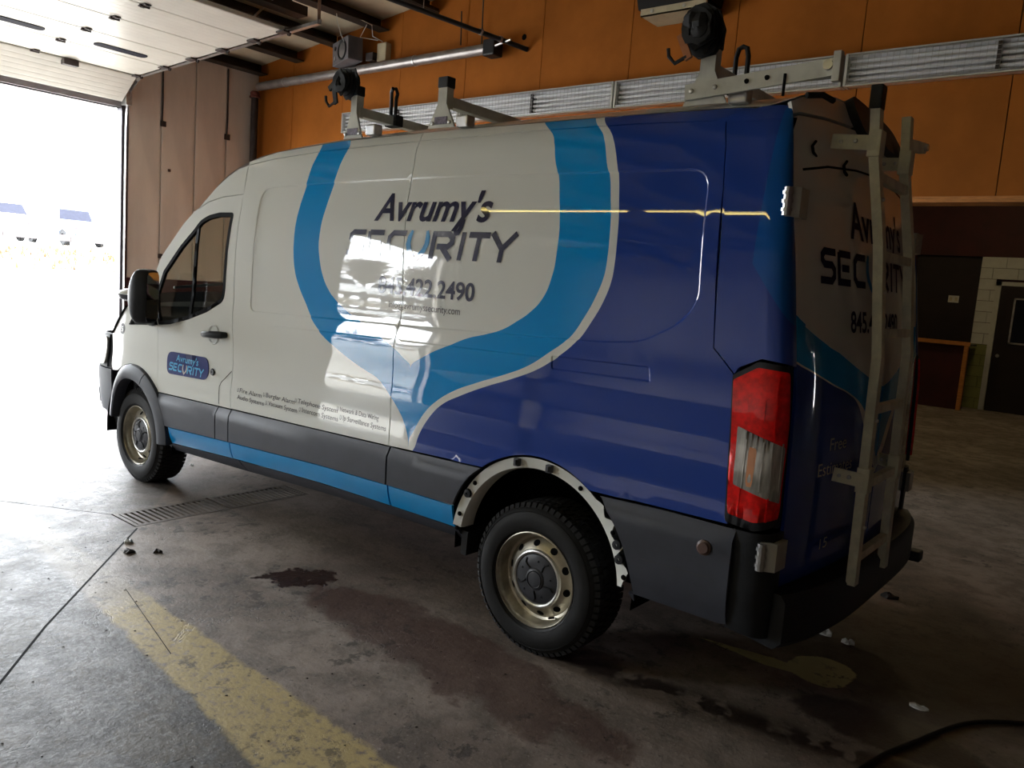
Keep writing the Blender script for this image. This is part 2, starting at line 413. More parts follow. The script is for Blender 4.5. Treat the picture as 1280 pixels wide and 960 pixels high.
# side livery, x and z of the van
def livery(name, conds, cols, z=None):
    pass
A_ = [(.80, 2.955), (.853, 2.951), (.932, 2.908), (.996, 2.858), (1.049, 2.799), (1.135, 2.674), (1.159, 2.592), (1.194, 2.479), (1.25, 2.331), (1.322, 2.175), (1.401, 2.06), (1.485, 1.981), (1.576, 1.908), (1.655, 1.864), (1.754, 1.838), (1.841, 1.826), (1.938, 1.823), (2.035, 1.834), (2.137, 1.852), (2.259, 1.866), (2.338, 1.883), (2.42, 1.85)]
B_ = [(1.218, 2.914), (1.268, 2.848), (1.311, 2.768), (1.365, 2.616), (1.425, 2.456), (1.458, 2.365), (1.514, 2.255), (1.565, 2.187), (1.636, 2.129), (1.74, 2.083), (1.846, 2.061), (1.94, 2.063), (2.034, 2.081), (2.146, 2.103), (2.26, 2.122), (2.351, 2.14), (2.434, 2.08)]
C_ = [(1.218, 2.914), (1.284, 2.998), (1.355, 3.151), (1.406, 3.273), (1.435, 3.381), (1.468, 3.475), (1.51, 3.549), (1.547, 3.606), (1.619, 3.678), (1.731, 3.721), (1.80, 3.728), (1.873, 3.728), (1.972, 3.716), (2.064, 3.693), (2.164, 3.663), (2.219, 3.635), (2.334, 3.584), (2.483, 3.43)]
D_ = [(.80, 2.955), (.853, 2.955), (.914, 2.982), (.981, 3.019), (1.063, 3.094), (1.139, 3.207), (1.211, 3.379), (1.262, 3.519), (1.319, 3.651), (1.388, 3.75), (1.461, 3.842), (1.555, 3.908), (1.659, 3.961), (1.744, 3.988), (1.80, 3.991), (1.887, 3.988), (1.981, 3.976), (2.047, 3.961), (2.157, 3.93), (2.194, 3.912), (2.319, 3.858), (2.466, 3.733)]
E_ = [(.80, 2.985), (.832, 3.001), (.912, 3.025), (.991, 3.075), (1.074, 3.161), (1.127, 3.261), (1.199, 3.43), (1.25, 3.568), (1.307, 3.698), (1.372, 3.796), (1.455, 3.888), (1.541, 3.948), (1.641, 4.001), (1.736, 4.028), (1.794, 4.03), (1.866, 4.027), (1.96, 4.018), (2.046, 4.002), (2.148, 3.977), (2.192, 3.962), (2.316, 3.905), (2.466, 3.78)]
WHITE, BLUE, NAVY = (.82, .84, .80), (.004, .31, .76), (.020, .060, .32)
def paint(name):
    m, b = begin(name); setin(b, 'Roughness', .3); setin(b, 'Specular IOR Level', .02); setin(b, 'Coat Weight', .9); setin(b, 'Coat Roughness', .02); return m, b
def side_livery():
    m, b = paint('side_livery')
    sx = E.nt.nodes.new('ShaderNodeSeparateXYZ')
    t = E.nt.nodes.new('ShaderNodeTexCoord'); t.object = van; E.nt.links.new(t.outputs['Object'], sx.inputs[0]); x, z = E(sx.outputs[0]) + VAN0[0], E(sx.outputs[2])
    gt = lambda P: x.gt(fcurve(z, .75, 2.6, P, 1.7, 4.2))
    c = mixc(gt(A_), WHITE, BLUE)
    c = mixc(gt(B_) * z.gt(1.218), c, WHITE)
    c = mixc(gt(C_) * z.gt(1.218), c, BLUE); c = mixc(gt(D_), c, WHITE); c = mixc(gt(E_), c, NAVY)
    c = mixc(x.gt(4.62) * z.gt((4.80 - x) * 1.3 + 1.58), c, BLUE2)
    setin(b, 'Base Color', c); return m
BLUE2 = (.006, .10, .40)
rA = [(1.30, 1.10), (1.37, .90), (1.415, .748), (1.435, .681), (1.536, .392), (1.598, .229), (1.656, .116), (1.712, .054), (1.792, .013), (1.884, -.01), (2.0, -.01)]
rD = [(.93, 1.08), (1.10, .95), (1.20, .86), (1.28, .752), (1.335, .615), (1.38, .445), (1.434, .266), (1.486, .109), (1.535, .03), (1.597, -.047), (1.652, -.103)]
rE = [(.90, 1.04), (1.08, .90), (1.18, .81), (1.29, .70), (1.336, .59), (1.373, .446), (1.427, .267), (1.476, .109), (1.523, .02), (1.567, -.048), (1.61, -.113)]
def rear_livery():
    m, b = paint('rear_livery')
    sx = E.nt.nodes.new('ShaderNodeSeparateXYZ'); t = E.nt.nodes.new('ShaderNodeTexCoord'); t.object = van; E.nt.links.new(t.outputs['Object'], sx.inputs[0])
    y, z = E(sx.outputs[1]) + VAN0[1], E(sx.outputs[2]); u = 1.03 - (y - 1.03).abs()
    gt = lambda P: u.gt(fcurve(z, .8, 2.1, P, -.3, 1.2))
    c = mixc(gt(rE), NAVY, WHITE); c = mixc(gt(rD), c, BLUE); c = mixc(gt(rA), c, WHITE)
    setin(b, 'Base Color', c); return m
VAN0 = (1.9, 1.03, 0.)
van = thing('van', VAN0, 'white work van with blue livery, roof rack and rear ladder, parked in the garage bay', 'van')
M['side'] = side_livery(); M['rear'] = rear_livery()

# building materials
M['orange'] = pm('orange_board', (.36, .115, .018), .75, var=.14, scale=1.3, bmp=.05, bscale=25, spec=.12)
M['maroon'] = pm('maroon_paint', (.05, .007, .008), .6, var=.2, scale=3)
M['dark_panel'] = pm('dark_brown_panel', (.016, .008, .008), .5, var=.25, scale=3)
M['beige'] = pm('beige_metal_panel', (.74, .67, .60), .55, var=.1, scale=2.2, bmp=.03, bscale=20, stretch=(1, 1, .3))
M['block'] = pm('white_painted_block', (.58, .58, .55), .7, var=.06, scale=5, bmp=.08, bscale=90)
M['green_paint'] = pm('olive_painted_block', (.26, .27, .10), .7, var=.1, scale=5)
M['deck'] = pm('roof_insulation', (.62, .55, .40), .75, var=.12, scale=1.5, bmp=.1, bscale=9)
M['purlin'] = pm('dark_roof_steel', (.028, .021, .016), .6, .2, var=.3, scale=4)
M['door_white'] = pm('white_door_panel', (.74, .72, .66), .32, var=.05, scale=2)
M['dark_glass'] = pm('tinted_window', (.010, .010, .022), .7, var=.2, spec=.1)
M['galv'] = pm('galvanised_steel', (.52, .52, .52), .38, .85, var=.18, scale=14)
M['pipe_grey'] = pm('grey_pipe_paint', (.34, .32, .32), .35, .6, var=.18, scale=8)
M['pipe_dark'] = pm('dark_pipe', (.055, .045, .045), .5, .3, var=.25, scale=8)
M['pipe_red'] = pm('red_oxide_collar', (.16, .045, .035), .6, var=.2)
M['alu'] = pm('bright_reflector', (.86, .87, .90), .3, .8, var=.06, scale=4)
M['tube_glass'] = pm('white_tube', (.82, .84, .88), .18, var=.03)
M['warm_tube'] = pm('warm_tube', (1., .80, .25), .4, var=.02, emit=13.)
M['fill_panel'] = pm('fill_light_panel', (1., .78, .42), .4, var=.02, emit=11.)
M['header_grey'] = pm('header_grey', (.30, .28, .30), .5, .2, var=.1)
M['jamb'] = pm('jamb_steel', (.055, .048, .055), .45, .3, var=.15)
M['speaker_grey'] = pm('speaker_grey', (.16, .15, .165), .6, var=.15)
M['cream_plastic'] = pm('cream_plastic', (.5, .44, .30), .5, var=.1)
M['heater_black'] = pm('black_enamel', (.012, .013, .016), .45, var=.2)
M['cord_black'] = pm('black_cord', (.008, .008, .008), .6, var=.2)
M['grate'] = pm('cast_grate', (.13, .105, .085), .6, .3, var=.35, scale=14, bmp=.2, bscale=60)
M['wood_edge'] = pm('orange_wood_trim', (.55, .22, .06), .5, var=.2, scale=9, stretch=(1, 1, 8))
M['scrap_white'] = pm('white_scrap', (.6, .6, .56), .6, var=.2)
M['scrap_dark'] = pm('dark_grit', (.035, .028, .024), .8, var=.3)
M['brown_block'] = pm('brown_block', (.16, .085, .05), .8, var=.3, scale=6, bmp=.3, bscale=30)
M['car_white'] = pm('white_car_paint', (.6, .6, .6), .2, var=.03, coat=.6)
M['car_blue'] = pm('pale_blue_car_paint', (.10, .13, .18), .2, var=.03, coat=.6)
M['tail_red'] = pm('car_tail_red', (.22, .022, .03), .4, var=.1)
M['car_glass'] = pm('car_dark_glass', (.012, .013, .022), .35, var=.1, spec=.12)
M['straw'] = pm('dry_grass', (.085, .052, .018), .8, var=.35, scale=3)
M['gravel'] = pm('pale_gravel', (.24, .225, .20), .85, var=.2, scale=1.2, bmp=.2, bscale=30)
M['tree_grey'] = pm('bare_twigs', (.16, .14, .13), .9, var=.3)

def floor_mat():
    m, b = begin('stained_concrete'); v, x, y, z = coords()
    n1 = noise(v, .9, 5, .6); n2 = noise(v, 5, 6, .65); n3 = noise(v, 26, 5, .7); n4 = noise(v, 2.2, 6, .65, (1, 2.2, 1), .6); n5 = noise(v, 60, 3, .7)
    c = mixc(n1.step(.38, .62), (.20, .158, .130), (.335, .275, .230))
    c = mixc(n2.step(.42, .62) * .6, c, (.12, .10, .082)); c = mixc(n3.step(.58, .68) * .6, c, (.07, .055, .045)); c = mixc(n5.step(.58, .68) * .45, c, (.42, .37, .32))
    crk = ((noise(v, 1.7, 7, .62, None, .4) - .5).abs()).step(.006, .001) * noise(v, 1.1, 2, .5).step(.48, .6)
    c = mixc(crk * .7, c, (.04, .032, .027)); fl_ = noise(v, 9, 7, .72).step(.54, .60) * noise(v, 1.3, 3, .5).step(.44, .56)
    # smoother greyer slab beyond the diagonal saw cut
    d = (x - 1.10) * .625 + (y + .48) * .78             # < 0 towards the camera side of the cut
    grey = mixc(n4.step(.38, .62), (.075, .074, .073), (.22, .218, .214)); grey = mixc(n2.step(.50, .60) * .7, grey, (.055, .05, .047)); grey = mixc(n5.step(.52, .62) * .35, grey, (.34, .335, .33)); grey = mixc(n3.step(.50, .60) * .45, grey, (.05, .047, .044)); grey = mixc(n4.step(.46, .56) * n3.step(.40, .54) * .85, grey, (.055, .048, .04)); grey = mixc(noise(v, 2.6, 6, .7).step(.50, .58) * .6, grey, (.10, .082, .055))
    sl = y + .985 + (x - 1.9) * .072                      # centre line of the yellow band
    wob = (n2 - .5) * .10
    c = mixc(((sl + wob).step(-.10, -.16) * x.step(.2, 1.2)) * .9, c, grey)
    c = mixc(d.step(.02, -.02) * .6, c, grey)
    # worn yellow floor line
    hw = x * .035 + .045
    line = (sl + wob).abs() - hw
    worn = n3.step(.30, .52) * n2.step(.22, .42)
    c = mixc(line.step(.015, -.02) * x.step(1.75, 2.25) * worn * .9, c, (.52, .40, .17))
    c = mixc(line.step(.03, -.03) * x.step(2.3, 1.8) * x.step(-2.0, .4) * worn * .6, c, (.44, .38, .31))
    # pale tyre-polished arcs
    arc_ = (y + .30 + (x - 1.2) * (x - 1.2) * .045 + (n1 - .5) * .25).abs()
    c = mixc(arc_.step(.07, .0) * x.step(.9, 1.3) * x.step(4.2, 3.0) * n3.step(.35, .6) * .45, c, (.40, .35, .30))
    # reddish wet stain
    e1 = ((x - 3.55) * (x - 3.55) * .55 + (y + .22 + (x - 3.4) * .06) * (y + .22 + (x - 3.4) * .06) * 7.5) + (n2 - .5) * 1.3 + (n1 - .5) * 1.2
    wet1 = e1.step(.62, .40)
    c = mixc(wet1 * .7 * n3.step(.28, .42), c, (.088, .046, .038))
    # dark oil spot
    e2 = ((x - 2.34) * (x - 2.34) * 26 + (y + .17 - (x - 2.34) * .35) * (y + .17 - (x - 2.34) * .35) * 20) + (noise(v, 7, 4, .6) - .5) * 3.2 + (n3 - .5) * 1.6
    wet2 = e2.step(.75, .5)
    c = mixc(wet2 * .92, c, (.028, .012, .011))
    # row of dark tyre blots behind the rear wheel
    bl = noise(v, 7.5, 2, .5); tr = (y - .20 - (x - 4.1) * .13 + (n2 - .5) * .06).abs()
    wet3 = tr.step(.11, .03) * bl.step(.42, .5) * x.step(3.75, 3.95) * x.step(5.6, 5.2)
    c = mixc(wet3 * .9, c, (.028, .018, .016))
    e4 = ((x - 5.15) * (x - 5.15) * 5 + (y - .62) * (y - .62) * 26) + (n2 - .5) * 1.6
    wet4 = e4.step(.8, .5); c = mixc(wet4 * .85, c, (.03, .018, .016))
    # darker brown tone under the van and behind its rear
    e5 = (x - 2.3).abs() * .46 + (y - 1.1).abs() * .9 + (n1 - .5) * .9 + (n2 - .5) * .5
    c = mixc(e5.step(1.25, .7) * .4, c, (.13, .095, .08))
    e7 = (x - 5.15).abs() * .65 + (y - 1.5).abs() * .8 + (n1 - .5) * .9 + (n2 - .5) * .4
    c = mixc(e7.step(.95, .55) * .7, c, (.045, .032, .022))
    # spilled pale yellow paint
    e6 = ((x - 4.79) * (x - 4.79) * 44 + (y - .96) * (y - .96) * 34) + (n2 - .5) * 1.3
    t6 = ((y - .86 - (x - 4.55) * .05 + (n2 - .5) * .05).abs() - .030) * 40 + (x - 4.58).abs() * 6 - .75
    sp = E.m('MAXIMUM', e6.step(.95, .8), t6.step(.3, 0.)); c = mixc(sp * .85, c, (.78, .74, .38))
    c = mixc(fl_ * .65, c, (.05, .043, .038))
    # large pale tracks on the right
    c = mixc(noise(v, .5, 4, .6, (.3, 2, 1)).step(.5, .62) * x.step(4.6, 5.6) * .35, c, (.34, .28, .17))
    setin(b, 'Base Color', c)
    wet = E.m('MAXIMUM', E.m('MAXIMUM', wet1 * .6, wet2), E.m('MAXIMUM', wet3 * .5, wet4 * .7))
    r = n2 * .30 + n3 * .15 + .34 - wet * .3; r = r - n4.step(.5, .62) * x.step(1.5, -1.) * .12
    setin(b, 'Roughness', E.m('MAXIMUM', r, .16)); setin(b, 'Specular IOR Level', .26)
    bump(b, n2 * .5 + n3 * .6 + n5 * .25 + n4 * .4 - crk * .3 - worn * line.step(.015, -.02) * x.step(1.7, 2.2) * .1, .6, .008)
    return m
M['floor'] = floor_mat()

# ------------------------------------------------------------------ large structure
def st(o): o['kind'] = 'structure'; return o
flatz = lambda zz: (lambda a, b: np.stack([a, b, np.full_like(a, zz)], 1))
DR = [(.69, -.44), (1.02, -.44), (1.02, .88), (.69, .88)]                     # drain pit
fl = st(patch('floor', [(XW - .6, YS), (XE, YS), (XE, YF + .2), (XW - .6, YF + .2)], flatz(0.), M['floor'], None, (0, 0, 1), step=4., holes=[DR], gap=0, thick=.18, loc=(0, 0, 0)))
pit = MB(); pit.box((.66, -.47, -.45), (1.05, .91, -.40)); pit.box((.60, -.47, -.45), (.685, .91, -.01)); pit.box((1.025, -.47, -.45), (1.1, .91, -.01)); pit.box((.66, -.53, -.45), (1.05, -.445, -.01)); pit.box((.66, .885, -.45), (1.05, .97, -.01))
pit.build('drain_pit', M['void'], fl)
def strip(a, b, wd, z0, z1):
    a = Vector(a); b = Vector(b); d = (b - a).normalized(); n = Vector((-d.y, d.x)) * wd / 2
    return MB().prism([tuple(a - n), tuple(b - n), tuple(b + n), tuple(a + n)], lambda p, q: (p, q, z0), lambda p, q: (p, q, z1))
for a, b, wd in (((1.05, -.44), (2.12, -1.37), .011), ((2.12, -1.37), (4.4, -3.15), .011), ((1.92, -.92), (2.72, -1.10), .0035), ((.69, -.44), (-.9, -1.4), .006)):
    strip(a, b, wd, -.004, .0006).build('saw_cut', M['void'], fl)

# front wall (left side of the picture) with two door openings
wl = MB()
def wallx(y0, y1, z0, z1): wl.box((XW - .12, y0, z0), (XW, y1, z1))
wallx(YS, D2[0], 0, 7.5); wallx(D2[1], D1[0], 0, 7.5); wallx(D1[1], YF, 0, 7.5); wallx(D1[0], D1[1], D1[2], 7.5); wallx(D2[0], D2[1], D2[2], 7.5)
wallL = st(wl.build('wall_left', M['beige']))
ys_ = [2.69, 3.17, 3.69, 4.20, 4.745]
for a, b in zip(ys_[:-1], ys_[1:]):
    MB().box((XW + .002, a + .012, 1.36), (XW + .028, b - .012, 4.9), bev=.006).build('panel', M['beige'], wallL)
MB().box((XW + .002, 2.69, .0), (XW + .022, 4.74, 1.35)).build('wainscot', M['maroon'], wallL)
for yy, zz, s in ((3.20, 3.60, .05), (4.22, 3.60, .055), (3.19, 1.70, .04), (3.30, 2.95, .025)):
    MB().box((XW + .028, yy - s, zz - s), (XW + .045, yy + s * .7, zz + s * .6), bev=.008).build('wall_bracket', M['pipe_dark'], wallL)
for yy in (3.17, 4.20):
    MB().tube([(XW + .04, yy, 4.6), (XW + .04, yy + .01, 3.9), (XW + .045, yy, 3.62)], .012, 6).build('conduit', M['pipe_dark'], wallL)
# other walls and roof
st(MB().box((XE, YS, 0), (XE + .2, YF, 7.5)).build('wall_right', M['maroon']))  # unseen end wall, made dark and set back to cut light on the rear doors
st(MB().box((XW, YS - .2, 0), (XE, YS, 7.5)).build('wall_front', M['beige']))
rz = lambda x: 4.67 + .105 * (x - XW)
st(MB().prism([(XW - .3, rz(XW - .3) + .10), (XE + .2, rz(XE + .2) + .10), (XE + .2, rz(XE + .2) + .3), (XW - .3, rz(XW - .3) + .3)], lambda p, q: (p, YS - .2, q), lambda p, q: (p, YF + .2, q)).build('ceiling', M['deck']))
roof = bpy.data.objects['ceiling']
xs = -5.72
while xs < XE:
    MB().prism([(xs - .05, rz(xs) + .11), (xs - .05, rz(xs) - .07), (xs + .15, rz(xs) - .07), (xs + .15, rz(xs) - .052), (xs - .03, rz(xs) - .052), (xs - .03, rz(xs) + .11)], lambda p, q: (p, YS, q), lambda p, q: (p, YW - .02, q)).build('purlin', M['purlin'], roof)
    xs += .93
# open web joist across the bay, behind the raised door
jz = 4.48
jo = MB(); jo.box((-2.03, YS, jz - .1), (-1.85, 2.75, jz)); jo.box((-2.0, YS, 5.0), (-1.88, YW, 5.06))
jo.build('joist_chord', M['purlin'], roof)
jw = MB(); yy = -4.
while yy < 2.2:
    jw.tube([(-1.94, yy, jz), (-1.94, yy + .3, 5.02), (-1.94, yy + .6, jz)], .022, 6); yy += .6
jw.build('joist_web', M['purlin'], roof)

# orange upper wall, a solid leaf left of the opening to the next room
OB = 2.66; OX0 = 2.3
ow = MB(); ow.box((XW, YW + .03, 0), (OX0, YW + .25, 7.5)); ow.box((OX0, YW + .03, OB), (XE, YW + .25, 7.5)); ow.box((9.6, YW + .03, 0), (XE, YW + .25, OB))
wb = st(ow.build('wall_back', M['dark_panel']))
xs = -4.92
edges = [XW + .005] + [xs + 1.19 * k for k in range(14)]
for i in range(len(edges) - 1):
    a, b = edges[i], min(edges[i + 1], XE)
    zb = OB if a > OX0 - .9 else 1.3
    MB().box((a + .004, YW, zb), (b - .004, YW + .028, 7.3)).build('panel', M['orange'], wb)
for i in range(7):
    a, b = edges[i], min(edges[i + 1], OX0)
    if b > a: MB().box((a + .004, YW + .002, 0), (b - .004, YW + .028, 1.295)).build('wainscot', M['maroon'], wb)
MB().box((OX0, YW - .004, OB - .05), (9.6, YW + .26, OB - .001)).build('header_trim', M['wood_edge'], wb)
MB().tube([(-.44, YW - .001, 4.53), (-.44, YW + .002, 4.53)], .035, 14).build('round_hole', M['void'], wb)

# next room: far wall
fw_ = MB(); fw_.box((XW, YF, 2.80), (XE, YF + .2, 7.5)); fw_.box((XW, YF, 0), (1.88, YF + .2, 2.80)); fw_.box((3.0, YF + .05, 0), (XE, YF + .2, 2.80)); fw_.box((1.88, YF + .1, 0), (3.0, YF + .2, 2.80))
wf = st(fw_.build('wall_far', M['maroon']))
MB().box((1.89, YF + .06, 1.2), (2.99, YF + .1, 2.79)).build('recess_panel', M['dark_panel'], wf)
MB().box((1.80, YF - .03, 1.15), (1.865, YF, 2.72)).build('upright_trim', M['block'], wf)
zz = 0.; r = 0
while zz < 2.79:          # painted blocks left of and over the door
    h = min(.2, 2.80 - zz)
    off = 0 if r % 2 else .2
    x = 3.0
    while x < 7.6:
        x2 = min(7.6, (x + .4 - off) if x == 3.0 else x + .4)
        a, b = x, x2
        if zz + h > .01 and not (a >= 3.28 and b <= 4.4 and zz < 2.35):
            if zz < 2.35:
                if a < 3.28 < b: b = 3.28
                elif a < 4.4 < b: a = 4.4
                elif 3.28 <= a < 4.4: a = None
            if a is not None and b - a > .02:
                MB().box((a + .004, YF - .0, zz + .004), (b - .004, YF + .048, zz + h - .004)).build('block', M['green_paint'] if zz < 1.15 and b <= 3.3 else M['block'], wf)
        x = x2
    zz += .2; r += 1
# far door
d2 = thing('door_1', (3.84, YF, 0), kind='structure')
MB().box((3.38, YF - .02, 0), (4.32, YF + .03, 2.28), bev=.006).build('door_leaf', M['dark_panel'], d2)
fr = MB(); fr.box((3.28, YF - .03, 0), (3.37, YF + .04, 2.36)); fr.box((4.33, YF - .03, 0), (4.42, YF + .04, 2.36)); fr.box((3.28, YF - .03, 2.29), (4.42, YF + .04, 2.36)); fr.build('door_frame', M['block'], d2)
f2 = MB(); x0, x1, z0, z1 = 3.60, 4.15, 1.25, 2.08
for a, b in (((x0, z0), (x1, z0 + .03)), ((x0, z1 - .03), (x1, z1)), ((x0, z0), (x0 + .03, z1)), ((x1 - .03, z0), (x1, z1))): f2.box((a[0], YF - .045, a[1]), (b[0], YF - .02, b[1]))
f2.build('pane_frame', M['galv'], d2)
MB().box((x0 + .03, YF - .035, z0 + .03), (x1 - .03, YF - .025, z1 - .03)).build('pane', M['car_glass'], d2)
MB().lathe([(.0, -.09), (.03, -.085), (.032, -.06), (.012, -.05), (.012, -.02)], (3.47, YF, 1.02), 'y', 14).build('door_knob', M['steel'], d2)

# ------------------------------------------------------------------ overhead door, open
od = thing('door_2', (XW + .1, D1[1], 3.7), kind='structure')
jm = MB(); jm.box((XW - .13, D1[1] - .001, 0), (XW + .03, D1[1] + .09, D1[2] + .10)); jm.build('jamb', M['jamb'], od)
MB().box((XW - .3, D1[0] - .09, 0), (XW + .03, D1[0] + .001, D1[2] + .1)).build('jamb', M['jamb'], od)
MB().box((XW - .3, D1[0], D1[2]), (XW + .02, D1[1], D1[2] + .10)).build('header', M['header_grey'], od)
YA, YB = D1[0] - .08, D1[1] - .04
def door_panel(p0, p1, name='panel', ribs=True):
    """one section from p0=(x,z) to p1=(x,z), across the opening"""
    p0 = Vector((p0[0], 0, p0[1])); p1 = Vector((p1[0], 0, p1[1])); d = p1 - p0; L = d.length; d /= L; n = Vector((d.z, 0, -d.x)); n = n if n.z < 0 or (abs(n.z) < .01 and n.x > 0) else -n
    prof = [(0.004, 0), (.012, .006)]
    k = 6
    for i in range(k):
        a = .012 + (L - .024) * i / k; b_ = .012 + (L - .024) * (i + 1) / k
        prof += [(a + .004, .006), (a + .012, .0075), (b_ - .012, .0075), (b_ - .004, .006)]
    prof += [(L - .012, .006), (L - .004, 0), (L - .004, -.04), (.004, -.04)]
    P = [p0 + d * a + n * h for a, h in prof]; m = MB()
    vs = [Vector((p.x, YA, p.z)) for p in P] + [Vector((p.x, YB, p.z)) for p in P]; q = len(P)
    m.add(vs, [(i, (i + 1) % q, q + (i + 1) % q, q + i) for i in range(q)] + [tuple(range(q)), tuple(range(2 * q - 1, q - 1, -1))])
    return m.build(name, M['door_white'], od), p0, d, n, L
TZ0, TZ1 = 4.07, 4.20
tz = lambda x: TZ0 + (TZ1 - TZ0) * (x + 5.3) / 3.4
secs = [-5.30, -4.55, -3.87, -3.19, -2.54, -1.98]
door_panel((XW + .10, 3.76), (-5.32, tz(-5.30) - .01))
for i, (a, b) in enumerate(zip(secs[:-1], secs[1:])):
    o, p0, d, n, L = door_panel((a, tz(a)), (b, tz(b)))
    if i in (0, 1):
        pass
    if i == 1 or i == 0:
        pass
for y0, y1 in ((-.70, -.10), (.42, 1.04), (1.58, 2.20)):     # slot windows in the second section
    for xc in (-4.32,):
        sl = rounded([(y0, xc - .075), (y1, xc - .075), (y1, xc + .075), (y0, xc + .075)], .07, 4)
        w_ = MB().prism(sl, lambda p, q: (q, p, tz(q) - .016), lambda p, q: (q, p, tz(q) - .002)).build('window_slot', M['dark_glass'], od)
for x in secs[:-1]:
    for y in (1.30, -1.0):
        h = MB(); h.box((x - .07, y - .035, tz(x) - .02), (x + .07, y + .035, tz(x) - .008)); h.tube([(x, y - .05, tz(x) - .022), (x, y + .05, tz(x) - .022)], .014, 8)
        for dx in (-.05, .05): h.box((x + dx - .012, y - .02, tz(x) - .026), (x + dx + .012, y + .02, tz(x) - .02))
        h.build('hinge', M['pipe_dark'], od)
sr = MB(); sr.box((-5.2, 1.60, tz(-5.2) - .03), (-2.0, 1.625, tz(-5.2) - .008)); 
# tracks and rollers
tp = [(XW + .07, 0, .3), (XW + .07, 0, 3.45), (XW + .10, 0, 3.70), (XW + .22, 0, 3.93), (XW + .42, 0, 4.05), (-5.30, 0, TZ0 + .02), (-1.45, 0, tz(-1.45) + .02)]
for yy in (D1[1] + .035, D1[0] - .15):
    m = MB(); P = [(x, yy, z) for x, _, z in tp]
    m.bar(P, .008, .06, (0, 1, 0)); m.bar([(x, yy + .022, z) for x, _, z in tp], .006, .05, (0, 1, 0))
    m = MB(); m.bar(P, .055, .008, (0, 0, 1) if False else (0, 1, 0), 0)
    m.bar([(x, yy - .025, z - .03) for x, _, z in tp[4:]], .05, .004, (0, 0, 1)); m.bar([(x, yy + .002, z) for x, _, z in tp[4:]], .004, .06, (0, 0, 1))
    m.build('track', M['galv'], od)
    for x in secs:
        r_ = MB(); r_.tube([(x, yy - .09, tz(x) - .012), (x, yy - .005, tz(x) - .012)], .012, 8); r_.lathe([(.001, 0), (.03, 0), (.03, .02), (.001, .02)], (x, yy - .03, tz(x) - .012), 'y', 14)
        r_.box((x - .07, yy - .14, tz(x) - .03), (x + .07, yy - .06, tz(x) - .012))
        r_.build('roller_bracket', M['pipe_dark'], od)
MB().bar([(-1.5, D1[1] + .04, tz(-1.5)), (-1.5, D1[1] + .04, 5.05)], .04, .005, (1, 0, 0)).build('track_hanger', M['galv'], od)
MB().box((XW + .05, D1[1] - .02, 3.72), (XW + .2, D1[1] + .06, 4.05)).build('corner_bracket', M['galv'], od)
bt = MB().box((XW + .06, 1.1, 3.98), (XW + .5, 1.13, 4.0)) ; 
MB().box((-5.36, 1.62, 3.98), (-5.26, 1.80, 4.05), bev=.008).build('latch', M['pipe_dark'], od)
# second door, also standing open
o2 = thing('door_3', (XW + .1, D2[1], 3.7), kind='structure')
for y in (D2[0] - .05, D2[1] + .05): MB().box((XW - .3, y - .05, 0), (XW + .03, y + .05, 3.8)).build('jamb', M['jamb'], o2)
MB().box((XW - .3, D2[0], 3.7), (XW + .02, D2[1], 3.8)).build('header', M['jamb'], o2)
for a, b in zip(secs[:-1], secs[1:]): MB().box((a + .004, D2[0] - .05, tz(a)), (b - .004, D2[1] + .05, tz(a) + .045)).build('panel', M['door_white'], o2)

# ------------------------------------------------------------------ fixtures on the orange wall
FY = YW - .10
def wire(m, a, b, r): m.tube([a, b], r, 4, caps=False)
labs = ['caged tube light on the orange wall, far left end above the van roof front', 'caged tube light on the orange wall above the middle of the van', 'caged tube light on the orange wall behind the rear roof rack arm', 'caged tube light on the orange wall at the right, above the rear ladder']
for i, (a, b) in enumerate(((-3.55, -1.32), (-1.28, .93), (.97, 3.30), (3.34, 5.66))):
    L = thing('tube_light', ((a + b) / 2, YW, 3.60), labs[i], 'light fixture', 'caged tube lights on the orange wall')
    z0, z1 = 3.60, 3.865
    m = MB(); m.prism([(YW - .005, z0), (YW - .12, z0 + .012), (YW - .125, z0 + .02), (YW - .02, z0 + .05), (YW - .02, z1 - .05), (YW - .125, z1 - .02), (YW - .12, z1 - .012), (YW - .005, z1)], lambda p, q: (a, p, q), lambda p, q: (b, p, q)); m.build('reflector', M['alu'], L)
    for x in (a, b):
        MB().box((x - .012, YW - .135, z0 - .004), (x + .012, YW - .002, z1 + .004), bev=.003).build('end_plate', M['hinge'], L)
    mid = (a + b) / 2
    for k in range(4):
        zz = z0 + .06 + k * .05
        for x0, x1 in ((a + .02, mid - .015), (mid + .015, b - .02)):
            MB().tube([(x0, YW - .075, zz), (x1, YW - .075, zz)], .016, 10).build('tube', M['tube_glass'], L)
    MB().box((mid - .014, YW - .11, z0 + .02), (mid + .014, YW - .03, z1 - .02)).build('socket_strip', M['pipe_dark'], L)
    g = MB(); x = a + .03
    while x < b - .02: wire(g, (x, YW - .130, z0 + .01), (x, YW - .130, z1 - .01), .0016); x += .05
    for k in range(7): zz = z0 + .02 + k * (z1 - z0 - .04) / 6; wire(g, (a, YW - .131, zz), (b, YW - .131, zz), .0016)
    o = g.build('wire_guard', M['galv'], L, fix=False); o['kind'] = 'stuff'
    for zz in (z0, z1): MB().box((a, YW - .132, zz - .006), (b, YW - .10, zz + .006)).build('edge_lip', M['hinge'], L)

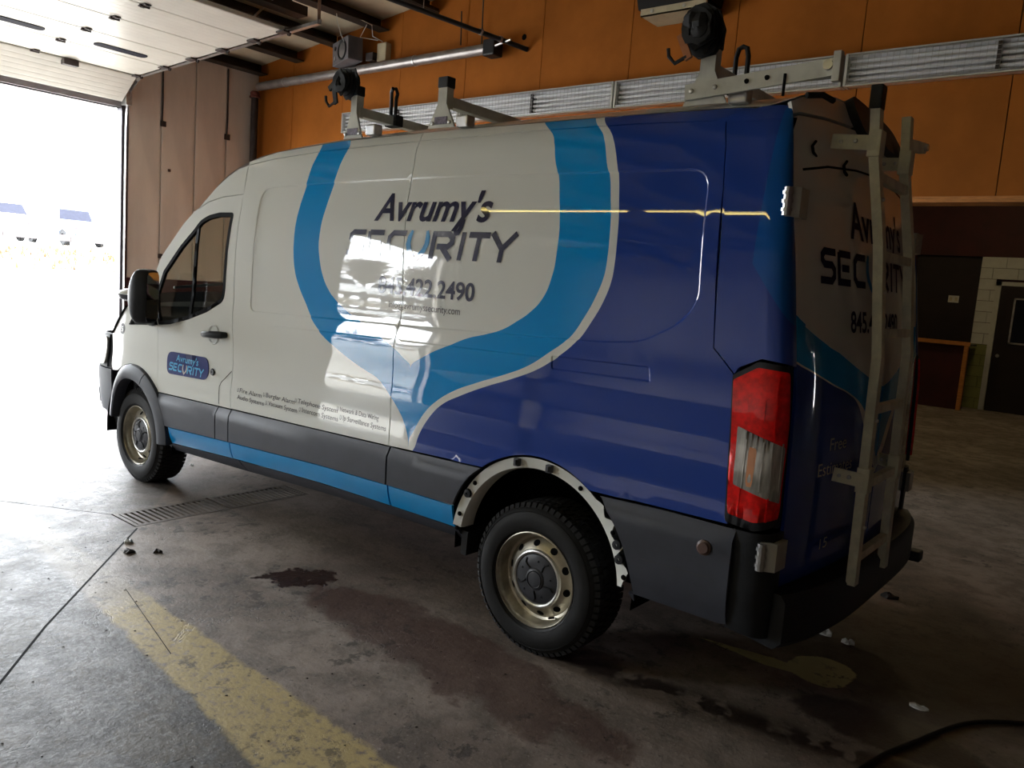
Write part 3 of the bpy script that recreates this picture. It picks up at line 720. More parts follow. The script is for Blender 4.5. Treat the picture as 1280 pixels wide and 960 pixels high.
# pipes
hp = thing('heating_pipe', (-3.1, YW - .15, 4.30), 'grey horizontal pipe strapped along the top of the orange wall', 'pipe')
MB().tube([(-5.60, YW - .15, 4.41), (-.86, YW - .15, 4.41)], .062, 20).build('pipe_run', M['pipe_grey'], hp)
MB().box((-.88, YW - .23, 4.31), (-.70, YW - .06, 4.50), bev=.02).build('burner_end', M['heater_black'], hp)
for x in (-4.9, -2.1):
    MB().lathe([(.064, -.012), (.069, -.012), (.069, .012), (.064, .012)], (x, YW - .15, 4.41), 'x', 18).build('pipe_strap', M['galv'], hp)
MB().box((-5.6, YW - .05, 4.47), (-3.2, YW - .002, 4.50)).build('shelf_rail', M['purlin'], hp)
MB().tube([(-.72, YW - .2, 4.41), (-.55, YW - .24, 4.42), (-.42, YW - .26, 4.43)], .014, 8).build('fitting', M['steel'], hp)
dp = thing('down_pipe', (-5.70, YW - .15, 0), 'dark vertical pipe in the corner beside the orange wall', 'pipe')
MB().tube([(-5.70, YW - .15, 0), (-5.70, YW - .15, 4.33)], .055, 16).build('pipe_run', M['pipe_dark'], dp)
MB().lathe([(.056, -.05), (.085, -.05), (.085, -.03), (.07, -.02), (.07, .03), (.05, .05)], (-5.70, YW - .15, 4.30), 'z', 16).build('collar', M['pipe_red'], dp)
rp = thing('roof_pipe', (-.9, 3.6, 4.4), 'black pipe slanting from the roof down to the orange wall', 'pipe')
MB().tube([(-.37, YW - .01, 4.38), (-1.05, 3.70, 4.60), (-1.9, 2.38, 4.87)], .028, 12).build('pipe_run', M['heater_black'], rp)
for t in ((-.55, 4.46, 4.44), (-.68, 4.26, 4.485)):
    MB().lathe([(.03, -.02), (.036, -.02), (.036, .02), (.03, .02)], t, 'y', 12).build('coupling', M['pipe_grey'], rp)
MB().tube([(-1.05, 3.70, 4.62), (-1.05, 3.70, 5.16)], .006, 6).build('hanger_rod', M['steel'], rp)
lp = thing('light_conduit', (-2.2, 2.6, 4.6), 'thin pale conduit below the roof beams', 'pipe')
MB().tube([(-2.35, 2.42, 4.36), (-1.2, 2.15, 4.50)], .012, 8).build('pipe_run', M['galv'], lp)
# fan / speaker on the wall
sp = thing('wall_speaker', (-3.40, YW - .2, 4.47), 'grey square box with round black cone on the pipe below the roof', 'speaker')
c0 = Vector((-3.40, YW - .22, 4.64)); Ms = Matrix.Translation(c0) @ Matrix.Rotation(math.radians(-14), 4, 'Z') @ Matrix.Rotation(math.radians(-4), 4, 'Y')
MB().box((-.25, -.10, -.15), (.25, .12, .16), M=Ms, bev=.012).build('cabinet', M['speaker_grey'], sp)
def lathe_m(prof, M_, mat, name, par, seg=28):
    m = MB(); m.lathe(prof, (0, 0, 0), 'y', seg); m.v = [tuple(M_ @ Vector(p)) for p in m.v]; return m.build(name, mat, par)
Mc = Ms @ Matrix.Translation((.07, -.101, 0))
lathe_m([(.128, .002), (.13, -.012), (.112, -.014), (.10, .0), (.099, .002)], Mc, M['heater_black'], 'ring', sp)
lathe_m([(.10, -.002), (.06, -.004), (.03, -.008), (.0, -.012)], Mc, M['pipe_grey'], 'cone', sp)
lathe_m([(.028, 0), (.028, -.008), (0, -.01)], Ms @ Matrix.Translation((-.15, -.101, .07)), M['heater_black'], 'port', sp, 14)
lathe_m([(.03, 0), (.03, -.006), (0, -.008)], Ms @ Matrix.Translation((-.16, -.101, -.06)), M['pipe_grey'], 'knob', sp, 14)
tb = thing('thermostat_box', (-2.83, YW - .06, 4.50), 'small cream box on the orange wall right of the grey speaker', 'box')
MB().box((-2.92, YW - .10, 4.50), (-2.74, YW - .002, 4.74), bev=.012).build('housing', M['cream_plastic'], tb)
MB().box((-3.08, YW - .16, 4.51), (-2.93, YW - .002, 4.62), bev=.01).build('bracket', M['pipe_dark'], tb)
for i, pts in enumerate(([(-3.30, YW - .34, 4.72), (-3.25, 4.30, 4.80), (-3.02, 4.05, 4.86), (-2.85, 3.9, 4.92)], [(-2.83, YW - .08, 4.755), (-2.9, 4.55, 4.80), (-2.75, 4.4, 4.88), (-2.8, 4.2, 4.92)], [(-2.86, YW - .14, 4.76), (-3.10, 4.5, 4.80), (-2.85, 4.4, 4.9)])):
    tag(MB().tube(pts, .006, 6).build('loose_wire', M['hinge']), ['pale wire hanging from the roof into the grey speaker', 'pale wire rising from the cream box to the roof', 'pale wire looping between speaker and cream box'][i], 'cable', 'loose wires by the wall speaker')
for i, x in enumerate((-1.43, -1.08)):
    tag(MB().tube([(x, YW - .05, 4.95 + .1 * i), (x + .01, YW - .04, 4.55 - .08 * i)], .008, 6).build('hanging_cord', M['pipe_dark']), ['thin dark cord hanging left of the slanting black pipe', 'thin dark cord hanging behind the slanting black pipe'][i], 'cable')
# black heater at the top of the picture
hb = thing('unit_heater', (1.66, YW - .3, 4.42), 'black box on a cream bracket at the top of the orange wall', 'heater')
MB().prism([(1.30, 4.47), (2.05, 4.47), (2.10, 5.0), (1.16, 5.0)], lambda p, q: (p, YW - .34, q), lambda p, q: (p, YW - .03, q)).build('housing', M['heater_black'], hb)
bk = MB().box((1.34, YW - .36, 4.40), (2.05, YW - .33, 4.465)).box((1.34, YW - .36, 4.40), (2.05, YW - .01, 4.405)); bk.build('bracket', M['cream_plastic'], hb)
for x in (1.47, 1.82): MB().lathe([(.0, -.012), (.018, -.008), (.02, 0)], (x, YW - .36, 4.435), 'y', 10).build('bolt', M['steel'], hb)

# warm strip lights over the other bay (seen mirrored in the van's side)
for i, x in enumerate((-1.35, 1.75)):
    s = thing('strip_light', (x, -5.75, 4.83), ['warm strip light over the empty bay, the one nearer the doors', 'warm strip light over the empty bay, the one farther from the doors'][i], 'light fixture', 'strip lights over the empty bay')
    MB().box((x - 1.45, -5.83, 4.84), (x + 1.45, -5.67, 4.90), bev=.01).build('channel', M['hinge'], s)
    MB().tube([(x - 1.4, -5.75, 4.81), (x + 1.4, -5.75, 4.81)], .024, 10).build('tube', M['warm_tube'], s)
    for xx in (x - 1.2, x + 1.2): MB().tube([(xx, -5.75, 4.90), (xx, -5.75, rz(xx) + .1)], .006, 6).build('hanger_rod', M['steel'], s)

for i, (x, y) in enumerate(((-.5, 8.0), (3.6, 8.0), (-.5, 11.8), (3.6, 11.8))):  # out-of-view lamps added to fill the dark next room with warm light
    s = thing('fill_light', (x, y, 4.4), 'unseen warm fill light added in the next room, ' + ['near left', 'near right', 'far left', 'far right'][i] + ' of four', 'light fixture', 'added fill lights in the next room')
    MB().box((x - .6, y - .1, 4.45), (x + .6, y + .1, 4.52), bev=.01).build('channel', M['hinge'], s)
    MB().box((x - .57, y - .08, 4.42), (x + .57, y + .08, 4.45), bev=.01).build('diffuser', M['fill_panel'], s)
    for xx in (x - .4, x + .4): MB().tube([(xx, y, 4.52), (xx, y, rz(xx) + .1)], .006, 6).build('hanger_rod', M['steel'], s)
# ------------------------------------------------------------------ next room's counter
ct = thing('counter', (2.5, YF - .5, 0), 'dark red counter with an orange wood edge against the far wall', 'counter')
MB().box((1.70, YF - .62, 0.0), (3.02, YF - .10, 1.16)).build('front_panel', M['maroon'], ct)
MB().box((1.62, YF - .68, 1.16), (3.12, YF - .06, 1.19)).build('worktop', M['dark_panel'], ct)
MB().box((1.62, YF - .70, 1.165), (3.12, YF - .68, 1.235)).build('edge_strip', M['wood_edge'], ct)
MB().box((3.03, YF - .70, 0), (3.10, YF - .62, 1.165)).build('post', M['wood_edge'], ct)
pl = thing('wall_socket', (2.62, YF + .055, 1.93), 'cream socket plate on the dark panel above the counter', 'socket')
MB().box((2.52, YF + .045, 1.93), (2.70, YF + .06, 2.06), bev=.004).build('plate', M['block'], pl)
for x in (2.565, 2.655): MB().box((x - .022, YF + .04, 1.96), (x + .022, YF + .046, 2.03), bev=.002).build('outlet', M['cream_plastic'], pl)

# ------------------------------------------------------------------ drain grates
for gi, (y0, y1) in enumerate(((-.43, .215), (.235, .87))):
    g = thing('drain_grate', (.855, (y0 + y1) / 2, -.02), ['slotted floor drain grate nearest the camera', 'slotted floor drain grate reaching under the van'][gi], 'drain grate', 'floor drain grates')
    f = MB(); f.box((.695, y0, -.03), (.725, y1, .001)); f.box((.985, y0, -.03), (1.015, y1, .001)); f.box((.725, y0, -.03), (.985, y0 + .025, .001)); f.box((.725, y1 - .025, -.03), (.985, y1, .001)); f.build('frame', M['grate'], g)
    n = 15; me = None
    for k in range(n):
        y = y0 + .025 + (y1 - y0 - .05) * (k + .5) / n; hw = (y1 - y0 - .05) / n * .27
        if me is None:
            b0 = MB().box((.722, y - hw, -.028), (.988, y + hw, 0.0)).build('bar', M['grate'], g); me = b0; yb = y
        else:
            c = me.copy(); COL.objects.link(c); c.parent = g; c.location = me.location + Vector((0, y - yb, 0))

# ------------------------------------------------------------------ bits on the floor
def crumple(name, c, r, h, mat, label, cat, n=9, seed=1):
    rg = random.Random(seed); m = MB(); vs = []; 
    for k in range(n):
        a = 2 * PI * k / n; q = r * rg.uniform(.5, 1.1); vs.append((c[0] + q * math.cos(a), c[1] + q * math.sin(a) * .7, .002 + h * rg.uniform(0, .7)))
    vs2 = [(c[0] + (p[0] - c[0]) * .45, c[1] + (p[1] - c[1]) * .45, .004 + h * rg.uniform(.3, 1)) for p in vs]; top = (c[0], c[1], h * .6)
    base = [(p[0], p[1], .0008) for p in vs]
    m.add(base + vs + vs2 + [top], [tuple(range(n))[::-1]] + [(k, (k + 1) % n, n + (k + 1) % n, n + k) for k in range(n)] + [(n + k, n + (k + 1) % n, 2 * n + (k + 1) % n, 2 * n + k) for k in range(n)] + [(2 * n + k, 2 * n + (k + 1) % n, 3 * n) for k in range(n)])
    return tag(m.build(name, mat), label, cat)
crumple('plastic_scrap', (4.67, 1.40, 0), .045, .03, M['scrap_white'], 'white plastic scrap on the floor behind the rear bumper', 'scrap', seed=3)
crumple('plastic_scrap', (4.79, 1.37, 0), .035, .025, M['scrap_white'], 'second smaller white scrap beside the first behind the bumper', 'scrap', seed=5)
crumple('paper_scrap', (5.22, .93, 0), .055, .012, M['scrap_white'], 'flattened pale paper scrap right of the spilled yellow paint', 'scrap', seed=8)
crumple('leaf_litter', (1.42, -.67, 0), .05, .02, M['scrap_dark'], 'dark crumpled leaf beside the diagonal floor cut', 'leaf', seed=11)
crumple('leaf_litter', (1.52, -.55, 0), .04, .015, M['scrap_dark'], 'second dark leaf a little right of the first by the floor cut', 'leaf', seed=13)
crumple('paper_scrap', (1.27, -.60, 0), .035, .02, M['scrap_white'], 'small white crumb on the diagonal floor cut', 'scrap', seed=17)
crumple('plastic_scrap', (-.22, .62, 0), .03, .015, M['scrap_white'], 'small pale scrap in front of the front wheel', 'scrap', seed=19)
crumple('dirt_clump', (4.75, 2.25, 0), .06, .03, M['scrap_dark'], 'dark dirt clump on the floor right of the rear bumper', 'dirt', seed=23)
g = MB(); rg = random.Random(5)
for k in range(260):
    x = rg.uniform(.2, 5.2); y = rg.uniform(-2.4, -.12); s = rg.uniform(.002, .006)
    a = [rg.uniform(-.4, .4) for _ in range(4)]
    g.add([(x - s, y - s * (1 + a[0]), .0005), (x + s, y - s * a[1], .0005), (x + s * a[2], y + s, .0005), (x, y, s * .8)], [(0, 2, 1), (0, 1, 3), (1, 2, 3), (2, 0, 3)])
tag(g.build('floor_grit', M['scrap_dark']), 'dark grit scattered over the concrete floor', 'grit', kind='stuff')
tag(MB().tube(spline([(8.2, 2.9, .01), (6.6, 1.9, .01), (5.9, 1.35, .01), (5.58, 1.12, .01), (5.40, .93, .01), (5.28, .62, .01), (5.20, .38, .01), (5.16, .1, .01), (5.2, -.4, .01)]), .009, 8).build('power_cord', M['cord_black']), 'black cord curving across the floor at the bottom right', 'cord')
tag(MB().box((-.55, 4.25, 0), (.75, 4.5, .16), bev=.015).build('parking_block', M['brown_block']), 'low brown block on the floor beyond the van front wheel', 'block')

# ------------------------------------------------------------------ the van: body surfaces (x rearward, y away from the camera, z up)
zt = np.array([.2, .3, .45, .60, .80, .87, .93, .99, 1.06, 1.13, 1.20, 1.3, 1.36, 1.45, 1.6, 1.75, 1.9, 2.05, 2.2, 2.30, 2.36, 2.43, 2.5])
yt = np.array([.09, .07, .03, .014, .004, .008, .018, .018, .018, .028, .030, .031, .036, .050, .0548, .0605, .0745, .0995, .134, .160, .188, .26, .40])
_zz = np.linspace(.2, 2.5, 1151); _yy = np.interp(_zz, zt, yt); _k = np.exp(-.5 * (np.arange(-30, 31) * .002 / .018) ** 2); _k /= _k.sum()
_yy = np.convolve(np.pad(_yy, 30, mode='edge'), _k, 'valid')
REC = np.array(rounded([(1.42, 2.145), (2.0, 2.165), (3.0, 2.178), (4.39, 2.172), (4.432, 1.66), (4.36, 1.565), (4.20, 1.478), (4.0, 1.458), (2.8, 1.418), (1.44, 1.385)], [.10, 0, 0, .09, .06, .08, .06, .05, 0, .07]))
RECI = inset(resample(REC, .12), .010); RECM = inset(resample(REC, .12), .005)
SWG = np.array(rounded([(3.775, 1.318), (4.27, 1.328), (4.255, 1.392), (3.765, 1.382)], .015))
SWI = inset(resample(SWG, .1), .010); SWM = inset(resample(SWG, .1), .005)
ACX, ACZ = 3.77, .43
def ys(x, z, feat=True):
    x = np.asarray(x, float); z = np.asarray(z, float)
    y = np.interp(z, _zz, _yy) + .09 * np.clip((.1 - x) / .75, 0, 2) ** 2.2
    if feat:
        q = np.stack([x.ravel(), z.ravel()], 1); sel = (q[:, 0] > 1.38) & (q[:, 0] < 4.47) & (q[:, 1] > 1.36) & (q[:, 1] < 2.2)
        a = np.zeros(len(q))
        if sel.any(): a[sel] = .006 * smooth(-sdf(q[sel], REC) / .010)
        s2 = (q[:, 0] > 3.74) & (q[:, 0] < 4.29) & (q[:, 1] > 1.30) & (q[:, 1] < 1.41)
        if s2.any(): a[s2] += .007 * smooth(-sdf(q[s2], SWG) / .010)
        zr = q[:, 1] - .022 * (q[:, 0] - 2.8)
        a += -.007 * smooth((1.352 - zr) / .010) * smooth((q[:, 0] - 1.5) / .7) * smooth((3.74 - q[:, 0]) / .12)
        rr = np.hypot(q[:, 0] - ACX, q[:, 1] - ACZ); a += -.013 * smooth((.645 - rr) / .05) * (q[:, 1] > .5)
        y = y + a.reshape(y.shape)
    return y
S_side = lambda a, b: np.stack([a, ys(a, b), b], 1)
zc_ = lambda x: .7345 + .0268 * (np.asarray(x) - .3)          # top of the grey cladding
def y_clad(x, z):
    t = zc_(x) - z
    return .004 - .024 * smooth((t - .0) / .055) + .006 * smooth((t - .08) / .2) + .09 * np.clip((.1 - x) / .75, 0, 2) ** 2.2
S_clad = lambda a, b: np.stack([a, y_clad(a, b), b], 1)
zb_ = lambda x: np.interp(x, [.5, .6, 1.35, 2.25, 2.85, 3.4], [.515, .518, .552, .590, .600, .603])
zl_ = lambda x: np.interp(x, [.4, .55, 1.41, 2.23, 2.85, 3.4], [.393, .398, .446, .478, .484, .487])
def y_sill(x, z):
    t = (zb_(x) - z) / .12
    return -.006 + .034 * np.clip(t, 0, 1.6) ** 1.6
S_sill = lambda a, b: np.stack([a, y_sill(a, b), b], 1)
# rear face
XRz = np.array([.2, .6, .9, 1.3, 1.45, 1.9, 2.3, 2.45, 2.6]); XRx = np.array([4.88, 4.89, 4.89, 4.88, 4.87, 4.81, 4.73, 4.68, 4.60])
_rz = np.linspace(.2, 2.6, 601); _rx = np.interp(_rz, XRz, XRx); _k2 = np.exp(-.5 * (np.arange(-25, 26) * .004 / .04) ** 2); _k2 /= _k2.sum(); _rx = np.convolve(np.pad(_rx, 25, mode='edge'), _k2, 'valid')
RREC = np.array(rounded([(.235, 2.165), (.45, 2.208), (.75, 2.238), (1.03, 2.25), (1.31, 2.238), (1.61, 2.208), (1.825, 2.165), (1.86, 1.50), (.20, 1.50)], [.05, 0, 0, 0, 0, 0, .05, .08, .08]))
RRECI = np.array([tuple(p) for p in inset(resample(RREC, .15), .02)])
def xr(y, z, feat=True):
    y = np.asarray(y, float); z = np.asarray(z, float)
    x = np.interp(z, _rz, _rx) - .07 * ((y - 1.03) / .9) ** 2
    if feat:
        q = np.stack([y.ravel(), z.ravel()], 1); x = x - (.012 * smooth(-sdf(q, RREC) / .02)).reshape(x.shape)
    return x
S_rear = lambda a, b: np.stack([xr(a, b), a, b], 1)
xcs = lambda z: np.interp(z, _rz, _rx) - .15
YD = .14
yd = lambda z: .14 + .7 * np.clip(np.interp(z, _zz, _yy) - .085, 0, 1)
YT = float(yd(2.37))
def S_cor(s, z):
    s = np.asarray(s, float); z = np.asarray(z, float); x0 = xcs(z); y0 = ys(x0, z, False); yz = yd(z); x1 = xr(yz, z, False)
    t = np.clip(s, 0, 1); cx = x1 + .012; cy = y0 + .004
    X = x0 * (1 - t) ** 2 + 2 * cx * t * (1 - t) + x1 * t ** 2; Y = y0 * (1 - t) ** 2 + 2 * cy * t * (1 - t) + yz * t ** 2
    xs_ = x0 + .2 * s; X = np.where(s < 0, xs_, X); Y = np.where(s < 0, ys(np.minimum(xs_, x0), z, False), Y)
    y2 = yz + (s - 1) * .2; X = np.where(s > 1, xr(y2, z, False), X); Y = np.where(s > 1, y2, Y)
    return np.stack([X, Y, z], 1)

# seams
B_ = None
SB = [(1.205, 2.292), (1.236, 2.02), (1.247, 1.57), (1.272, 1.32), (1.305, 1.12), (1.322, 1.04), (1.314, .92), (1.330, .7625)]
S2 = [(2.70, 2.371), (2.727, 2.245), (2.734, 2.06), (2.79, 1.57), (2.784, 1.42), (2.776, 1.36), (2.786, 1.2), (2.793, 1.04), (2.812, .803)]
SQ = [(4.40, 2.362), (4.429, 2.262), (4.459, 2.077), (4.512, 1.493), (4.607, 1.405)]
GUT = [(1.205, 2.292), (1.45, 2.322), (1.884, 2.350), (2.70, 2.371), (3.5, 2.38), (4.0, 2.375), (4.40, 2.362)]
OUT = (0, -1, 0); PS = 'side'
a0 = math.degrees(math.atan2(.30, -.44))
door = [(.404, .7375), (.372, 1.0), (.335, 1.205), (.245, 1.33), (.232, 1.45), (.262, 1.59), (.316, 1.675), (.429, 1.773), (.58, 1.912), (.689, 1.994), (.84, 2.058), (1.0, 2.09), (1.2305, 2.106)] + SB[1:]
win = rounded([(1.165, 1.990), (1.153, 1.75), (1.15, 1.50), (1.140, 1.425), (.968, 1.345), (.745, 1.278), (.503, 1.225), (.352, 1.207), (.275, 1.42), (.362, 1.585), (.452, 1.663), (.573, 1.768), (.723, 1.878), (.79, 1.94), (.88, 1.972), (1.0, 1.99)], [.03, 0, 0, .05, .03, 0, 0, .01, .02, 0, 0, 0, 0, .03, .02, 0])
arcF = arc(.04, .36, .53, 122, 46, 20)
fender = [(-.146, 1.291), (-.28, 1.185), (-.409, 1.07), (-.405, 1.034), (-.377, .841), (-.345, .80)] + [p for p in arcF if p[1] > zc_(p[0]) - .02 or p[0] < 0] + [(.404, .7375), (.372, 1.0), (.335, 1.203), (.0, 1.178), (-.095, 1.166), (-.03, 1.232), (.039, 1.302), (.046, 1.385)]
apill = [(.054, 1.388), (.258, 1.577), (.364, 1.688), (.569, 1.871), (.753, 2.034), (.889, 2.152), (1.0, 2.225), (1.1, 2.27), (1.2, 2.292), (1.2305, 2.106), (1.0, 2.092), (.84, 2.060), (.689, 1.996), (.58, 1.914), (.429, 1.775), (.316, 1.677), (.262, 1.592), (.232, 1.452), (.235, 1.40), (.15, 1.385)]
arcR = arc(ACX, ACZ, .50, 57, 128, 30); arcR = [p for p in arcR]
mid_p = [(1.33, .7625)] + SB[::-1][1:] + GUT[1:3] + S2
arc_top = [(x, z) for x, z in arc(ACX, ACZ, .50, 0, 180, 90) if z > zc_(x)]
rear_p = S2[::-1] + GUT[4:] + SQ[1:] + [(4.630, 1.2), (4.657, .87), (4.66, .851)] + arc_top
MIR = [False, True]
def both(name, poly, surf, mat, out, **k):
    n = k.pop('n1', name)
    a = patch(name, poly, surf, mat, van, out, **k); b = patch(name, poly, surf, mat, van, (out[0], out[1], out[2]), mirror=True, **k)
    return a, b
STEPS = [([(1.45, 1.352 + .022 * (1.45 - 2.8) - d), (3.76, 1.352 + .022 * (3.76 - 2.8) - d)],) for d in (0, .005, .010)]
LN = [REC, RECI, RECM] + STEPS
patchB = lambda *a, **k: both(*a, **k)
fend = patchB('front_fender', fender, S_side, M['side'], OUT, step=.06, gap=.0015)
fdoor = patchB('front_door', door, S_side, M['side'], OUT, holes=[win], step=.06, gap=.002)
cabs = patchB('cab_pillar', apill, S_side, M['side'], OUT, step=.05, gap=.002)
midp = patchB('side_panel', mid_p, S_side, M['side'], OUT, lines=LN, step=.045)
rearp = patchB('side_panel', rear_p, S_side, M['side'], OUT, lines=LN + [SWG, SWI, SWM] + [np.array(arc(ACX, ACZ, r, 5, 175, 40)) for r in (.645, .595)], step=.045)
def side_to_s(x, z): return (x - float(xcs(z))) / .2
qp = [(side_to_s(x, z), z) for x, z in SQ] + [(-.50, 1.43), (-.08, 1.47), (.5, 1.46), (.97, 1.45), (1.0, 1.8), (1.0, 2.1), (1.0, 2.36)]
quart = patchB('rear_corner_panel', qp, S_cor, M['side'], (.5, -1, 0), step=.06)
# roof edge strip between the gutter seam and the roof
EDG = [(.889, 2.152), (1.0, 2.235), (1.2, 2.315), (1.45, 2.37), (2.0, 2.415), (2.9, 2.43), (3.8, 2.43), (4.42, 2.42), (4.62, 2.395)]
def edge_z(x): return np.interp(x, [p[0] for p in EDG], [p[1] for p in EDG])
up = [(x, float(edge_z(x))) for x in (1.2, 1.45, 2.0, 2.64)]
rs1 = GUT[:4] + [(2.66, 2.428)] + up[::-1][1:]
rs2 = [(2.70, 2.371), (3.5, 2.38), (4.0, 2.375), (4.40, 2.358), (4.56, 2.346), (4.55, 2.40), (4.42, 2.42), (3.8, 2.43), (2.9, 2.43), (2.66, 2.428)]
both('roof_rail', rs1, S_side, M['side'], OUT, step=.05); both('roof_rail', rs2, S_side, M['side'], OUT, step=.05)
# grey cladding, blue sills, black rocker
def band(name, x0, x1, zt_, zb__, surf, mat, n=24, cut=None, **k):
    xs_ = np.linspace(x0, x1, n); P = [(x, float(zt_(x))) for x in xs_] + [(x, float(zb__(x))) for x in xs_[::-1]]
    return both(name, P, surf, mat, OUT, **k)
zt1 = lambda x: zc_(x) - .002; zb1 = lambda x: zb_(x) + .002
fc = [(x, z) for x, z in arc(.04, .36, .525, 60, 8, 16) if z < zc_(x) and z > zb_(x)]
both('cladding', [(float(x), float(zc_(x)) - .002) for x in np.linspace(.43, 1.19, 8)] + [(1.19, float(zb1(1.19))), (.59, float(zb1(.59)))] + fc[::-1], S_clad, M['grey_cladding'], OUT, step=.05)
band('cladding', 1.195, 1.343, zt1, zb1, S_clad, M['grey_cladding'], step=.05)
band('cladding', 1.347, 2.818, zt1, zb1, S_clad, M['grey_cladding'], step=.05)
ra = [(x, z) for x, z in arc(ACX, ACZ, .505, 100, 179, 40) if z < zc_(x) - .004 and z > zb_(x) + .004]
both('cladding', [(2.824, float(zb1(2.824)))] + [(2.824, float(zt1(2.824)))] + [(float(x), float(zt1(x))) for x in np.linspace(2.9, 3.44, 7)] + ra + [(3.29, float(zb1(3.29)))], S_clad, M['grey_cladding'], OUT, step=.05)
rb = [(x, z) for x, z in arc(ACX, ACZ, .52, 0, 90, 40) if z < zc_(x) - .004]
S_cl2 = lambda a, b: np.stack([a, y_clad(a, b) + .05 * np.clip((.62 - b) / .2, 0, 1) ** 2, b], 1)
both('cladding', rb[::-1] + [(4.27, .462), (4.66, .462), (4.695, .47), (4.70, .845), (4.4, .846), (4.1, .836)], S_cl2, M['grey_cladding'], OUT, step=.05)
for x0, x1 in ((.575, 1.345), (1.349, 2.822), (2.828, 3.285)):
    band('sill_panel', x0, x1, lambda x: zb_(x), lambda x: zl_(x), S_sill, M['sill_blue'], step=.04, n=16)
zr0 = lambda x: zl_(x) - .002; zr1 = lambda x: np.interp(x, [.48, 1.36, 2.2, 2.8, 3.3], [.335, .355, .395, .408, .418])
S_rock = lambda a, b: np.stack([a, .028 + .07 * np.clip((zl_(a) - b) / .08, 0, 1.3) ** 1.2, b], 1)
band('rocker_trim', .50, 1.40, zr0, zr1, S_rock, M['grey_cladding'], step=.04, n=12)
band('rocker_trim', 1.404, 3.30, zr0, zr1, S_rock, M['grey_cladding'], step=.05, n=16)
# front wheel flare
def flare(a_0, a_1, name='wheel_flare', mirror=False, n=30):
    m = MB(); sec = [(.53, .012), (.525, -.014), (.49, -.032), (.44, -.036), (.425, -.028), (.42, .0), (.42, .05), (.53, .05)]; q = len(sec); vs = []; fs = []
    for k in range(n + 1):
        a = math.radians(a_0 + (a_1 - a_0) * k / n)
        for r, dy in sec:
            x = .04 + r * math.cos(a) * (1.0 if math.cos(a) > 0 else .80); z = .36 + r * math.sin(a); y = dy + .12 * max(0, -.05 - x) ** 1.4 * 2
            vs.append((x, 2.06 - y if mirror else y, z))
    for k in range(n): fs += [(k * q + i, k * q + (i + 1) % q, (k + 1) * q + (i + 1) % q, (k + 1) * q + i) for i in range(q)]
    fs += [tuple(range(q)), tuple(n * q + i for i in range(q))]
    m.add(vs, fs, 0, True); return m.build(name, M['grey_cladding'], van, sharp=40)
for mir in MIR: flare(3, 66.5, mirror=mir); flare(67.2, 168, mirror=mir)
# rear arch: bare white flange where the flare is missing
for mir in MIR:
    m = MB(); vs = []; fs = []; n = 70
    for k in range(n + 1):
        a = 171 - (171 - 6) * k / n; c, s = math.cos(math.radians(a)), math.sin(math.radians(a))
        ro = .492 if a > 50 else .478 + .030 * (math.sin(a * .55) > .1) + .01 * math.sin(a * 1.9)
        for r, y in ((ro, .010), (.446, .016), (.440, .03), (.440, .10)): vs.append((ACX + r * c, (2.06 - y) if mir else y, ACZ + r * s))
    for k in range(n): fs += [(k * 4 + i, k * 4 + i + 1, k * 4 + 5 + i, k * 4 + 4 + i) for i in range(3)]
    m.add(vs, fs, 0, True); m.build('arch_flange', M['white_paint'], van, fix=False, sharp=30)
    if not mir:
        for a, r, s in ((140, .475, 0), (104, .472, 1), (82, .468, 1), (61, .47, 0), (33, .482, 0), (20, .478, 2), (11, .482, 0), (163, .468, 0), (172, .462, 0), (148, .47, 2), (27, .486, 2)):
            c, q = math.cos(math.radians(a)), math.sin(math.radians(a)); P = Vector((ACX + r * c, .004, ACZ + r * q))
            if s == 1: MB().box((P.x - .014, -.012, P.z - .018), (P.x + .014, .012, P.z + .018), bev=.004).box((P.x - .006, -.02, P.z - .010), (P.x + .006, -.01, P.z + .012)).build('clip', M['cap_grey'], van)
            elif s == 0: MB().lathe([(.0, -.003), (.006, -.003), (.008, .002), (.011, .004), (.011, .008)], (P.x, .004, P.z), 'y', 12).build('bolt_hole', M['void'], van)
            else: MB().lathe([(.006, -.008), (.02, -.006), (.022, .006), (.012, .01)], (P.x, .002, P.z), 'y', 12).build('clip', M['black_plastic'], van)
# wheel wells, underbody, dark interior
for cx, cz, r, x0 in ((.04, .36, .50, 0), (ACX, ACZ, .50, 1)):
    for mir in MIR:
        m = MB(); vs = []; fs = []; n = 28
        for k in range(n + 1):
            a = math.radians(-6 + 192 * k / n)
            for y in (.045, .46): vs.append((cx + r * math.cos(a), 2.06 - y if mir else y, max(.30, cz + r * math.sin(a))))
        for k in range(n): fs.append((2 * k, 2 * k + 1, 2 * k + 3, 2 * k + 2))
        fs.append(tuple(2 * k + 1 for k in range(n + 1))); m.add(vs, fs, 0, False); m.build('wheel_liner', M['void'], van, fix=False)
ub = MB(); ub.box((-.6, .36, .36), (4.80, 1.70, .46)); ub.box((.62, .13, .40), (3.25, 1.93, .47)); ub.box((4.33, .13, .46), (4.75, 1.93, .5))
ub.tube([(.0, .3, .35), (.0, 1.76, .35)], .05, 10); ub.tube([(3.75, .3, .35), (3.75, 1.76, .35)], .07, 12); ub.tube([(2.2, .9, .32), (3.3, .9, .30), (4.4, .6, .34)], .04, 10); ub.lathe([(.0, -.16), (.12, -.12), (.16, 0), (.12, .12), (0, .16)], (3.75, 1.03, .35), 'y', 16)
ub.build('underbody', M['void'], van)
MB().box((1.33, .20, .5), (1.36, 1.86, 2.2)).build('bulkhead', M['dash'], van)
MB().box((-.25, .16, .46), (1.33, 1.90, .52)).build('cab_floor', M['dark_cloth'], van)
